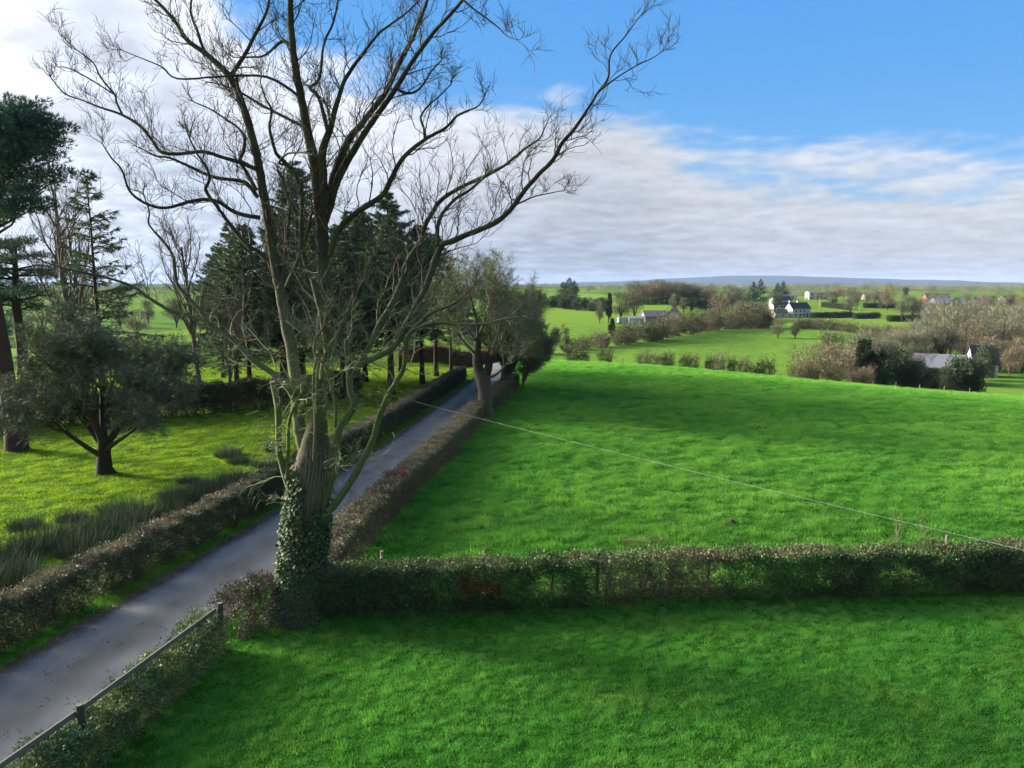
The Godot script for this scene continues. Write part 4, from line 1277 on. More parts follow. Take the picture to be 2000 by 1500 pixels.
func build_lane_trees() -> void:
	R.seed = 606
	var P := {"seg": [5, 6, 6, 4], "wander": [0.2, 0.3, 0.34, 0.36], "up": [0.12, 0.08, 0.06, 0.06], "kids": [8, 9, 8, 0], "ratio": [0.66, 0.5, 0.46, 0.5], "ang": [0.75, 0.8, 0.85, 0.9], "lift": [0.1, 0.1, 0.1, 0.1], "from": [0.3, 0.15, 0.12, 0.1], "thin": [0.5, 0.5, 0.5, 0.5], "rmin": 0.007, "sides": [6, 4, 3, 3], "cols": [col(0.15, 0.145, 0.1), col(0.16, 0.165, 0.1), col(0.18, 0.185, 0.11), col(0.19, 0.195, 0.12)], "leaf": 5, "leaf_size": 0.38, "leaf_col": col(0.155, 0.17, 0.09)}
	# knuckled pollard
	var o := thing("pollard_tree", "stubby pollarded tree with a knuckled trunk on the right side of the lane", "tree", on(-1.9, -50.6))
	var ms := [MB.new(), MB.new()]
	ms[0].tube(PackedVector3Array([Vector3(0.1, -0.1, 0), Vector3(0.05, 0.6, 0), Vector3(0, 1.8, 0), Vector3(-0.1, 2.6, 0), Vector3(-0.25, 3.2, 0)]), PackedFloat32Array([0.62, 0.5, 0.45, 0.52, 0.5]), 14, col(0.17, 0.15, 0.13), col(0.11, 0.1, 0.08), 0.07)
	ms[0].tube(PackedVector3Array([Vector3(-0.3, 2.9, 0), Vector3(-0.5, 3.8, 0), Vector3(-0.45, 4.8, 0.1), Vector3(-0.4, 5.6, 0)]), PackedFloat32Array([0.38, 0.32, 0.26, 0.2]), 10, col(0.09, 0.08, 0.06), col(0.07, 0.07, 0.05))
	ms[0].tube(PackedVector3Array([Vector3(0.05, 2.7, 0), Vector3(0.3, 3.4, 0.1), Vector3(0.42, 4.2, 0.1)]), PackedFloat32Array([0.34, 0.27, 0.24]), 10, col(0.09, 0.08, 0.06), col(0.06, 0.05, 0.04))
	var starts := [Vector3(-0.42, 5.0, 0), Vector3(-0.42, 5.5, 0), Vector3(-0.45, 4.2, 0.2), Vector3(0.4, 4.1, 0.1), Vector3(0.38, 4.0, -0.1), Vector3(0.1, 2.6, 0.2), Vector3(-0.4, 5.5, 0.1), Vector3(-0.5, 3.9, -0.2), Vector3(0.4, 3.8, 0.1)]
	var ds := [Vector3(-0.5, 0.8, 0.3), Vector3(0.3, 1, -0.3), Vector3(-0.8, 0.5, 0.4), Vector3(0.6, 0.8, 0.3), Vector3(0.9, 0.5, -0.3), Vector3(0.95, 0.42, 0.4), Vector3(0.1, 1, 0.4), Vector3(-0.6, 0.7, -0.6), Vector3(0.4, 0.9, -0.5)]
	for i in 9:
		grow(ms, starts[i], ds[i].normalized(), rf(3.2, 4.6), 0.1, 0, P)
	part("trunk", ms[0].done(M["bark"]), o)
	part("crown", ms[1].done(M["leaf"]), o, "stuff")
	# ivy-clad one behind
	o = thing("ivy_tree", "ivy-clad tree with a dense twiggy crown behind the pollard by the lane", "tree", on(-0.5, -61.0))
	ms = [MB.new(), MB.new()]
	ms[0].tube(PackedVector3Array([Vector3(0, -0.1, 0), Vector3(0, 1.0, 0), Vector3(0.1, 2.8, 0), Vector3(0.2, 5.0, 0), Vector3(0.3, 7.2, 0)]), PackedFloat32Array([0.6, 0.5, 0.45, 0.34, 0.2]), 12, col(0.15, 0.13, 0.11), col(0.09, 0.08, 0.06), 0.06)
	for i in 16:
		var a := rf(0, TAU)
		var y := rf(2.6, 7.0)
		grow(ms, Vector3(0.1, y, 0), Vector3(cos(a), rf(0.3, 1.0), sin(a)).normalized(), rf(2.6, 4.4), 0.09, 0, P)
	var iv := MB.new()
	for i in 7000:
		var a := rf(0, TAU)
		var y := rf(1.9, 8.3)
		var wide := 0.55 + 0.75 * sst(2.0, 4.0, y) * (1.0 - sst(6.5, 8.6, y)) + 0.5 * NC.get_noise_2d(a * 3.0, y * 2.0)
		var p := Vector3(0.2 + cos(a) * wide * pow(rf(0, 1), 0.3), y, sin(a) * wide * pow(rf(0, 1), 0.3))
		var s := rf(0.08, 0.17)
		var d := (rv() + Vector3.DOWN * 0.5).normalized()
		iv.leaf(p, d * s, d.cross(rv()).normalized() * s * 0.45, vary(col(0.03, 0.048, 0.02), 0.35))
	part("trunk", ms[0].done(M["bark"]), o)
	part("crown", ms[1].done(M["leaf"]), o, "stuff")
	part("ivy", iv.done(M["ivy"]), o, "stuff")
	# bare thorny crown leaning over the field on the right of both
	o = thing("leaning_thorn", "bare thorn bush leaning over the field right of the ivy-clad tree", "tree", on(0.9, -64.5))
	ms = [MB.new(), MB.new()]
	for i in 11:
		var a := rf(-1.2, 1.2)
		grow(ms, Vector3(0, rf(0.0, 1.8), 0), Vector3(cos(a) * 0.9, rf(0.5, 1.2), sin(a)).normalized(), rf(2.2, 3.4), 0.07, 0, P)
	part("trunk", ms[0].done(M["twig"]), o)
	part("crown", ms[1].done(M["leaf"]), o, "stuff")

var bt := {}
var looks := {"bare": "spreading bare brown tree", "bare2": "olive-grey bare tree", "slim": "slim bare tree", "rust": "russet-brown bushy tree", "ever": "dark ivied evergreen tree"}

func build_crest() -> void:
	var dk := bush_mesh(31, 2600, 0.55, col(0.06, 0.07, 0.03))
	var gy := bush_mesh(32, 2200, 0.15, col(0.13, 0.105, 0.075))
	var gr := bush_mesh(33, 2400, 0.4, col(0.085, 0.085, 0.04))
	var g := "bushes along the far edge of the big field"
	bt["dark"] = bush_thing("field_bush", "round dark bush on the field's far edge, leftmost of the row", on(8.3, -101.5), dk, g)
	bt["grey"] = bush_thing("field_bush", "grey twiggy bush, first of the broken row left of the dark square bush", on(17.6, -99.5), gy, g)
	bt["green"] = bush_thing("field_bush", "round green-brown bush alone between the leftmost bush and the broken row", on(12.7, -100.6), gr, g)
	bt["dark"].scale = Vector3(1.15, 1.5, 1.1)
	bt["green"].scale = Vector3(1.0, 1.35, 1.0)
	bt["grey"].scale = Vector3(0.95, 1.3, 0.9)
	# [kind, x, z, width, height, label]
	var row := [["dark", 9.9, -101.6, 0.55, 1.2, "small dark bush touching the leftmost round bush"], ["grey", 19.6, -99.6, 1.0, 1.35, "grey bush with a gap on its left, second of the broken row"], ["green", 20.9, -99.2, 0.75, 1.55, "upright bush in the broken row with a dark foot"], ["green", 23.0, -98.8, 0.62, 1.5, "narrow bush with a thin stem in the broken row"], ["grey", 24.1, -98.6, 0.7, 1.5, "pale grey bush right of the narrow bush"], ["dark", 26.0, -98.0, 0.45, 1.45, "narrow dark bush of the broken row"], ["grey", 27.2, -97.8, 1.0, 1.75, "tallest grey bush in the middle of the broken row"], ["dark", 28.9, -97.4, 0.55, 1.6, "dark upright bush near the right end of the broken row"], ["grey", 30.3, -97.0, 0.8, 1.65, "spindly grey bush just left of the dark square bush"], ["dark", 31.7, -96.6, 0.85, 1.1, "low dark part of the thick bush at the row's right end"], ["dark", 33.0, -96.0, 1.0, 1.75, "dark square bush that ends the broken row"], ["grey", 36.2, -94.0, 0.95, 1.65, "grey bush right of the gap after the dark square bush"], ["green", 38.0, -93.4, 0.9, 1.6, "green-brown bush beside the grey one after the gap"], ["green", 40.2, -92.6, 0.9, 1.75, "round bush standing alone near the orange-brown clump"], ["grey", 42.6, -91.4, 0.5, 1.3, "small spindly bush just left of the clump of trees"], ["grey", 44.0, -91.0, 0.6, 1.7, "small bush at the left foot of the clump of trees"]]
	for q in row:
		copy(bt[q[0]], "field_bush", q[5], on(q[1], q[2], -0.1), rf(0, TAU), Vector3(q[3] * 1.08, q[4] * 0.95, q[3] * 1.05), g)
	# post and wire fence along the edge
	var spots := PackedVector2Array()
	for i in 26:
		var f := i / 25.0
		spots.append(Vector2(lerpf(6.0, 62.0, f), lerpf(-101.5, -80.0, f * f * 0.7 + f * 0.3)))
	for i in spots.size():
		var m := MB.new()
		m.tube(PackedVector3Array([Vector3(0, -0.2, 0), Vector3(0, 1.15, 0)]), PackedFloat32Array([0.05, 0.05]), 5, col(0.14, 0.12, 0.1), col(0.16, 0.14, 0.11))
		if i == 0:
			bt["post"] = thing("stock_fence_post", "thin wooden post of the stock fence along the far field edge", "post", on(spots[0].x, spots[0].y), 0.0, "posts of the far stock fence")
			part("shaft", m.done(M["twig"]), bt["post"])
		else:
			copy(bt["post"], "stock_fence_post", "thin wooden post of the stock fence along the far field edge", on(spots[i].x, spots[i].y), 0.0, Vector3.ONE, "posts of the far stock fence")
	# clump of trees right of the row
	var ivyt := far_tree(41, Vector3(1.6, 1, 1.6), 1.0, 5200, col(0.026, 0.045, 0.022), 0.9, 3)
	var bare := far_tree(42, Vector3(4.4, 1, 4.4), 1.5, 5600, col(0.145, 0.138, 0.098), 0.0, 6)
	var bare2 := far_tree(43, Vector3(3.8, 1, 3.8), 1.9, 5200, col(0.13, 0.138, 0.088), 0.04, 5)
	var rust := far_tree(44, Vector3(4.2, 1, 4.2), 0.7, 4600, col(0.165, 0.13, 0.085), 0.3, 6)
	var ever := far_tree(45, Vector3(3.4, 1, 3.4), 0.2, 6400, col(0.05, 0.075, 0.04), 0.9, 5)
	var slim := far_tree(46, Vector3(2.6, 1, 2.6), 1.4, 4200, col(0.13, 0.138, 0.08), 0.1, 4)
	R.seed = 707
	bt["ivyt"] = tree_thing("ivy_clad_tree", "dark ivy-clad column tree, left one of the pair in the clump", "tree", on(45.6, -95.6, -0.2), ivyt, "ivy")
	bt["bare"] = tree_thing("broad_bare_tree", "broad bare grey-brown tree behind the ivy-clad pair", "tree", on(49.5, -105.0, -0.3), bare, "twig")
	bt["bare2"] = tree_thing("broad_bare_tree", "bare olive tree right behind the dark end of the clump", "tree", on(56.0, -104.0, -0.3), bare2, "twig")
	bt["rust"] = tree_thing("russet_tree", "russet-brown bushy tree at the left of the ivy-clad pair", "tree", on(42.5, -97.5, -0.3), rust, "leaf")
	bt["ever"] = tree_thing("evergreen_tree", "dark round evergreen at the right end of the clump", "tree", on(49.0, -94.6, -0.3), ever, "ivy")
	bt["slim"] = tree_thing("slim_bare_tree", "slim bare tree among shrubs at the far left field edge", "tree", on(10.0, -169.0, -0.2), slim, "twig")
	bt["ivyt"].scale = Vector3(0.85, 0.72, 0.85)
	bt["bare"].scale = Vector3(0.8, 0.95, 0.8)
	bt["bare2"].scale = Vector3(0.7, 0.8, 0.7)
	bt["rust"].scale = Vector3(0.72, 0.66, 0.72)
	bt["ever"].scale = Vector3(0.66, 0.66, 0.66)
	bt["slim"].scale = Vector3(0.5, 0.45, 0.5)
	copy(bt["ivyt"], "ivy_clad_tree", "dark ivy-clad column tree, right and lower one of the pair", on(47.3, -94.8, -0.2), 1.0, Vector3(0.75, 0.56, 0.75))
	copy(bt["rust"], "russet_tree", "low russet thicket at the foot of the ivy-clad pair", on(43.6, -92.5, -0.4), 2.0, Vector3(0.42, 0.34, 0.42))
	copy(bt["rust"], "russet_tree", "dull orange-brown tree behind the russet thicket", on(40.8, -101.0, -0.4), 4.0, Vector3(0.7, 0.66, 0.7))
	copy(bt["ever"], "evergreen_tree", "lower dark evergreen leaning right of the round one", on(51.3, -94.0, -0.3), 2.2, Vector3(0.5, 0.48, 0.5))
	copy(bt["slim"], "slim_bare_tree", "pale bare sapling rising behind the russet tree", on(44.5, -104.0, -0.3), 1.0, Vector3(0.7, 0.85, 0.7))

func at_bearing(az: float, d: float) -> Vector3:
	var a := deg_to_rad(az)
	return on(sin(a) * d, -cos(a) * d, -0.25)

func tree_at(kind: String, called: String, label: String, az: float, d: float, h: float, wide: float, group := "") -> void:
	var p := at_bearing(az, d)
	copy(bt[kind], called, label, p, rf(0, TAU), Vector3(h / 10.0 * wide, h / 10.0, h / 10.0 * wide), group)

func bearing(u: float) -> float:
	return rad_to_deg(atan((u - 1000.0) / 1467.7))

func build_valley() -> void:
	R.seed = 808
	var names := {"bare": "broad_bare_tree", "bare2": "broad_bare_tree", "slim": "slim_bare_tree", "ivyt": "ivy_clad_tree", "rust": "russet_tree", "ever": "evergreen_tree"}
	# overgrown hedgerow climbing to the right behind the valley field
	for i in 30:
		var f := i / 29.0
		var p := Vector2(6.0, -152.0).lerp(Vector2(38.1, -187.0), f / 0.42) if f < 0.42 else Vector2(38.1, -187.0).lerp(Vector2(96.0, -281.0), (f - 0.42) / 0.58)
		var h := lerpf(1.5, 3.0, sst(0.0, 0.5, f)) * rf(0.8, 1.2) * (1.25 if f > 0.75 else 1.0)
		copy(bt[["green", "grey", "dark", "green"][i % 4]], "hedgerow_shrub", ["green-brown", "grey twiggy", "dark", "green-brown"][i % 4] + " overgrown shrub in the " + ("low left part" if f < 0.42 else "upper right part") + " of the climbing hedgerow", on(p.x + rf(-1, 1), p.y + rf(-1.5, 1.5), -0.2), rf(0, TAU), Vector3(h * rf(0.8, 1.15), h, h * rf(0.8, 1.15)), "shrubs of the climbing hedgerow")
	for i in 18:
		var f := i / 17.0
		var p := Vector2(106.0, -276.0).lerp(Vector2(122.0, -205.0), f)
		var h := rf(1.5, 2.3)
		copy(bt[["grey", "green", "dark"][i % 3]], "hedge_shrub", "purplish shrub in the hedge between the valley field and the white houses' field", on(p.x + rf(-1, 1), p.y + rf(-1, 1), -0.2), rf(0, TAU), Vector3(h * 1.1, h, h * 1.1), "shrubs of the purplish hedge below the white houses")
	# single trees: kind, image bearing column, distance, height, width factor, label
	var T := [
		["ivyt", 1197, 192, 5.6, 1.3, "dark ivy-clad stump tree rising from the left end of the climbing hedgerow"],
		["slim", 1107, 172, 4.4, 0.8, "thin bare tree in the left field corner, right of its twin"],
		["ivyt", 1190, 250, 10.5, 0.75, "narrow dark fir-like tree left of the farm's tall trees"],
		["slim", 1172, 248, 7.5, 0.9, "small ragged tree left of the narrow dark tree"],
		["slim", 1214, 258, 10.0, 1.25, "tall grey-green tree, left of the pair behind the farm"],
		["bare2", 1240, 262, 10.8, 0.85, "tall grey-green tree, right of the pair behind the farm"],
		["slim", 1317, 298, 7.4, 1.0, "ivy-stemmed tree standing in the bright field, left of three"],
		["slim", 1336, 305, 6.0, 1.2, "thin-stemmed tree in the bright field, middle of three"],
		["ivyt", 1352, 300, 7.2, 0.7, "dark-stemmed tree in the bright field, right of three"],
		["rust", 1403, 285, 11.0, 1.1, "big brown round tree right of the bright field"],
		["bare", 1448, 292, 9.6, 1.0, "brown spreading tree left of the white cottage's hedgerow"],
		["bare", 1480, 300, 10.0, 1.0, "brown spreading tree right next to the white annex"],
		["rust", 1498, 310, 8.5, 0.9, "brown bushy tree just below the white house with the lean-to"],
		["bare2", 1432, 380, 14.5, 1.0, "tall bare pale tree left of the dark fir pair"],
		["bare2", 1452, 405, 14.0, 0.9, "bare tree touching the left fir of the dark pair"],
		["bare", 1420, 372, 12.0, 0.9, "bare brown tree left of the tall pale tree"],
		["bare2", 1516, 425, 11.5, 0.8, "bare tree between the fir pair and the far firs"],
		["slim", 1524, 212, 5.4, 1.5, "bushy small tree in the valley field, left of two"],
		["slim", 1558, 212, 5.4, 1.1, "thin forked tree in the valley field, right of two"],
		["bare2", 1664, 415, 14.5, 0.85, "tall grey tree with a forked trunk on the hill field hedge"],
		["slim", 1628, 470, 9.5, 1.2, "slim pale tree right of the flat white house"],
		["rust", 1736, 455, 15.0, 0.65, "tall reddish-topped tree on the hill with an ivied stem"],
		["ever", 1725, 465, 8.5, 0.8, "dark ivied tree beside the reddish-topped tree"],
		["bare2", 1766, 372, 12.2, 0.75, "round bare tree on the hill hedge, left of three"],
		["bare2", 1786, 376, 12.0, 0.8, "round bare tree on the hill hedge, middle of three"],
		["bare", 1800, 380, 11.0, 0.75, "round bare tree on the hill hedge, right of three"],
		["ever", 1770, 620, 9.0, 1.0, "dark evergreen on the skyline above the three hill trees"],
		["rust", 1884, 372, 9.0, 0.7, "small bright orange tree below the blue sheds"],
		["ever", 1935, 158, 7.0, 1.0, "dark conifer beside the slate-roofed cottage"],
		["ever", 1905, 470, 7.5, 0.9, "dark bush right of the blue sheds"],
	]
	for t in T:
		tree_at(t[0], names[t[0]], t[5], bearing(t[1]), t[2], t[3], t[4])
	# orange tint for the orange tree is its own colour
	# dark firs on the skyline
	R.seed = 818
	var fir := conifer(18.0, 0.03, 6.4, 30, 7, 0.12, col(0.035, 0.07, 0.05), 0.9, 0.3)
	var f0 := conifer_thing("fir_tree", "tall dark pointed fir, right one of the pair on the skyline", at_bearing(bearing(1486), 425), fir, "")
	copy(f0, "fir_tree", "dark pointed fir, left and shorter of the skyline pair", at_bearing(bearing(1472), 428), 1.0, Vector3(0.95, 0.9, 0.95))
	copy(f0, "fir_tree", "dark fir, left of the far pair behind the white house with the lean-to", at_bearing(bearing(1519), 475), 2.0, Vector3(0.9, 0.78, 0.9))
	copy(f0, "fir_tree", "dark fir, right of the far pair behind the white house with the lean-to", at_bearing(bearing(1530), 478), 3.0, Vector3(0.9, 0.84, 0.9))
	copy(f0, "fir_tree", "blue-grey fir in the hollow far left of the farm", at_bearing(bearing(1112), 400), 4.0, Vector3(1.2, 0.72, 1.2))
	copy(f0, "fir_tree", "dark blue-grey fir standing right of the one in the hollow", at_bearing(bearing(1122), 380), 4.5, Vector3(0.8, 0.62, 0.8))
	copy(f0, "fir_tree", "blue-grey firs' smaller neighbour at the left of the hollow", at_bearing(bearing(1100), 410), 5.0, Vector3(1.1, 0.6, 1.1))
	# the wood on the rise behind the farm
	R.seed = 828
	for i in 22:
		var u := lerpf(1232, 1398, (i + rf(0.1, 0.9)) / 22.0)
		var k: String = ["bare", "rust", "ever", "bare2", "bare"][i % 5]
		tree_at(k, "copse_tree", looks[k] + " of the copse on the rise behind the farm", bearing(u), rf(350, 372), rf(8.5, 12.0) if k != "ever" else rf(7.5, 10.0), 1.0, "trees of the copse behind the farm")
	for i in 16:
		tree_at("ever", "copse_shrub", "dark evergreen shrub under the copse on the rise behind the farm", bearing(lerpf(1226, 1392, i / 15.0)), rf(342, 348), rf(3.0, 5.0), 1.5, "dark shrubs under the copse")
	for i in 16:
		tree_at("ever", "dark_hedge_tree", "dark tree in the field hedge left of the farm's bright field", bearing(lerpf(1058, 1182, i / 15.0) + rf(-6, 6)), lerpf(330, 300, i / 15.0) + rf(-8, 8), rf(3.0, 6.5), rf(1.2, 2.0), "trees of the dark hedge left of the farm")
	# wood on the right
	for i in 64:
		var u := lerpf(1735, 2040, fmod(i * 0.381, 1.0))
		var d := lerpf(175, 330, pow(i / 63.0, 0.8))
		var k: String = ["bare", "bare2", "bare", "slim", "rust", "bare2"][i % 6]
		var tall := rf(9.0, 13.5)
		if u < 1830:
			d = lerpf(165, 215, rf(0, 1))
			tall = lerpf(6.0, 9.5, (u - 1735.0) / 95.0) * rf(0.85, 1.1)
		tree_at(k, "wood_tree", looks[k] + (" in the near rank of the wood around the grey barn" if d < 225.0 else " in the back ranks of the wood above the grey barn"), bearing(u), d, tall, rf(0.9, 1.2), "bare trees of the wood on the right")
	for i in 22:
		var u := lerpf(1735, 1912, i / 21.0)
		tree_at("ever", "dark_shrub", "dark evergreen shrub in the row hiding the foot of the grey barn", bearing(u + rf(-4, 4)), rf(112, 124), rf(4.4, 6.2) * (0.8 if u > 1795 and u < 1880 else 1.0), 1.1, "dark shrubs in front of the grey barn")
	for i in 7:
		tree_at(["rust", "slim"][i % 2], "yellowing_tree", "yellow-green tree with turning leaves behind the slate-roofed cottage", bearing(lerpf(1942, 2010, i / 6.0)), rf(168, 178), rf(6.0, 8.0), 0.8, "yellowing trees at the cottage")
	for i in 9:
		var k: String = ["bare", "bare2", "rust"][i % 3]
		tree_at(k, "hill_tree", looks[k] + " in the broken row along the hilltop road", bearing(lerpf(1600, 1730, i / 8.0) + rf(-4, 4)), rf(500, 580), rf(7.0, 10.0), 0.9, "trees along the hilltop road")
	for i in 12:
		var k: String = ["bare", "bare2", "rust", "ever"][i % 4]
		tree_at(k, "village_tree", looks[k] + " by the farm sheds and houses on the right skyline", bearing(lerpf(1820, 2010, i / 11.0) + rf(-5, 5)), rf(430, 560), rf(6.0, 9.5), 1.0, "trees around the right skyline farm")
	# clipped hedges on the hill
	var lines := [[1587, 400, 1668, 408, "dark clipped hedge on the hill right of the white house"], [1672, 395, 1722, 402, "dark clipped hedge continuing right below the forked grey tree"], [1738, 372, 1806, 380, "dark clipped hedge under the three round hill trees"], [1838, 430, 1872, 432, "short dark hedge below the blue sheds"], [1610, 470, 1660, 445, "thin broken hedge on the upper hill field"], [1690, 470, 1760, 480, "dark hedge along the hilltop road"]]
	for l in lines:
		var a := at_bearing(bearing(l[0]), l[1])
		var b := at_bearing(bearing(l[2]), l[3])
		hedge("hill_hedge", l[4], PackedVector2Array([Vector2(a.x, a.z), Vector2((a.x + b.x) * 0.5, (a.z + b.z) * 0.5), Vector2(b.x, b.z)]), 2.0, 2.2, 9.0, func(_s, _face, _f): return col(0.07, 0.09, 0.05), func(_s, _f): return 0.0, 0.2, 5.0)
	# left side: trees and shrubs out in the fields
	R.seed = 838
	for i in 26:
		var u := lerpf(-40, 900, (i + rf(0, 1)) / 26.0)
		var k: String = ["bare", "ever", "bare2", "rust", "slim"][i % 5]
		tree_at(k, "left_field_tree", looks[k] + " in the hedgerows out in the left-hand fields", bearing(u), rf(210, 420), rf(6.5, 11.0), 1.1, "hedgerow trees in the left fields")
	for i in 40:
		var f := i / 39.0
		var p := Vector2(-150, -170).lerp(Vector2(-22, -165), f) if i < 22 else Vector2(-60, -108).lerp(Vector2(-25, -125), (i - 22) / 17.0)
		var h := rf(0.9, 1.5)
		copy(bt[["dark", "green", "grey"][i % 3]], "left_hedge_shrub", ["dark", "green-brown", "grey twiggy"][i % 3] + " shrub in the " + ("far" if i < 22 else "nearer") + " field hedge beyond the conifers on the left", on(p.x + rf(-1, 1), p.y + rf(-1, 1), -0.15), rf(0, TAU), Vector3(h * 1.2, h, h * 1.2), "shrubs of the left field hedges")

# ---------- buildings ----------
func gable(called: String, label: String, cat: String, p: Vector3, turn: float, L: float, W: float, eave: float, ridge: float, wc: Color, rc: Color) -> Node3D:
	# long side along x, gables at both ends
	var o := thing(called, label, cat, p, turn)
	var m := MB.new()
	var x := L * 0.5
	var z := W * 0.5
	m.quad(Vector3(-x, eave, z), Vector3(x, eave, z), Vector3(x, -1.5, z), Vector3(-x, -1.5, z), wc)
	m.quad(Vector3(x, eave, -z), Vector3(-x, eave, -z), Vector3(-x, -1.5, -z), Vector3(x, -1.5, -z), wc)
	m.quad(Vector3(-x, eave, -z), Vector3(-x, eave, z), Vector3(-x, -1.5, z), Vector3(-x, -1.5, -z), wc)
	m.quad(Vector3(x, eave, z), Vector3(x, eave, -z), Vector3(x, -1.5, -z), Vector3(x, -1.5, z), wc)
	m.tri(Vector3(-x, ridge - 0.05, 0), Vector3(-x, eave, z), Vector3(-x, eave, -z), wc)
	m.tri(Vector3(x, ridge - 0.05, 0), Vector3(x, eave, -z), Vector3(x, eave, z), wc)
	part("wall", m.done(M["render"]), o)
	var r := MB.new()
	for s in [-1.0, 1.0]:
		var run := Vector2(z, ridge - eave).length()
		var ang := atan2(ridge - eave, z)
		var xf := Transform3D(Basis(Vector3.RIGHT, ang * s), Vector3(0, ridge, 0))
		r.box(Vector3(-x - 0.25, -0.02, 0.0 if s > 0 else -run - 0.3), Vector3(x + 0.25, 0.14, run + 0.3 if s > 0 else 0.0), rc, xf)
	part("roof", r.done(M["slate"]), o)
	return o

func window_on(o: Node3D, x: float, y: float, z: float, w: float, h: float, face := 0) -> void:
	# face 0: +z wall, 1: -x gable, 2: +x gable
	var b := Basis.IDENTITY if face == 0 else Basis(Vector3.UP, -PI / 2 if face == 1 else PI / 2)
	var xf := Transform3D(b, Vector3(x, y, z))
	var m := MB.new()
	var t := 0.09
	m.box(Vector3(-w / 2 - t, -h / 2 - t, -0.05), Vector3(-w / 2, h / 2 + t, 0.06), col(0.6, 0.6, 0.58), xf)
	m.box(Vector3(w / 2, -h / 2 - t, -0.05), Vector3(w / 2 + t, h / 2 + t, 0.06), col(0.6, 0.6, 0.58), xf)
	m.box(Vector3(-w / 2, h / 2, -0.05), Vector3(w / 2, h / 2 + t, 0.06), col(0.6, 0.6, 0.58), xf)
	m.box(Vector3(-w / 2, -h / 2 - t, -0.05), Vector3(w / 2, -h / 2, 0.07), col(0.6, 0.6, 0.58), xf)
	var f := part("window", m.done(M["render"]), o)
	var g := MB.new()
	g.box(Vector3(-w / 2, -h / 2, -0.04), Vector3(w / 2, h / 2, 0.02), Color.WHITE, xf)
	part("pane", g.done(M["pane"]), f)

func door_on(o: Node3D, x: float, z: float, h: float, c: Color) -> void:
	var m := MB.new()
	m.box(Vector3(x - 0.5, 0, z - 0.03), Vector3(x + 0.5, h, z + 0.05), c)
	part("door", m.done(M["render"]), o)

func chimney_on(o: Node3D, x: float, ridge: float, c: Color) -> void:
	var m := MB.new()
	m.box(Vector3(x - 0.45, ridge - 0.5, -0.35), Vector3(x + 0.45, ridge + 0.9, 0.35), c)
	m.box(Vector3(x - 0.52, ridge + 0.9, -0.42), Vector3(x + 0.52, ridge + 1.02, 0.42), c * 0.8)
	for k in [-0.2, 0.2]:
		m.tube(PackedVector3Array([Vector3(x + k, ridge + 1.02, 0), Vector3(x + k, ridge + 1.35, 0)]), PackedFloat32Array([0.12, 0.1]), 8, col(0.35, 0.18, 0.1), col(0.35, 0.18, 0.1))
	part("chimney", m.done(M["render"]), o.get_node("roof"))

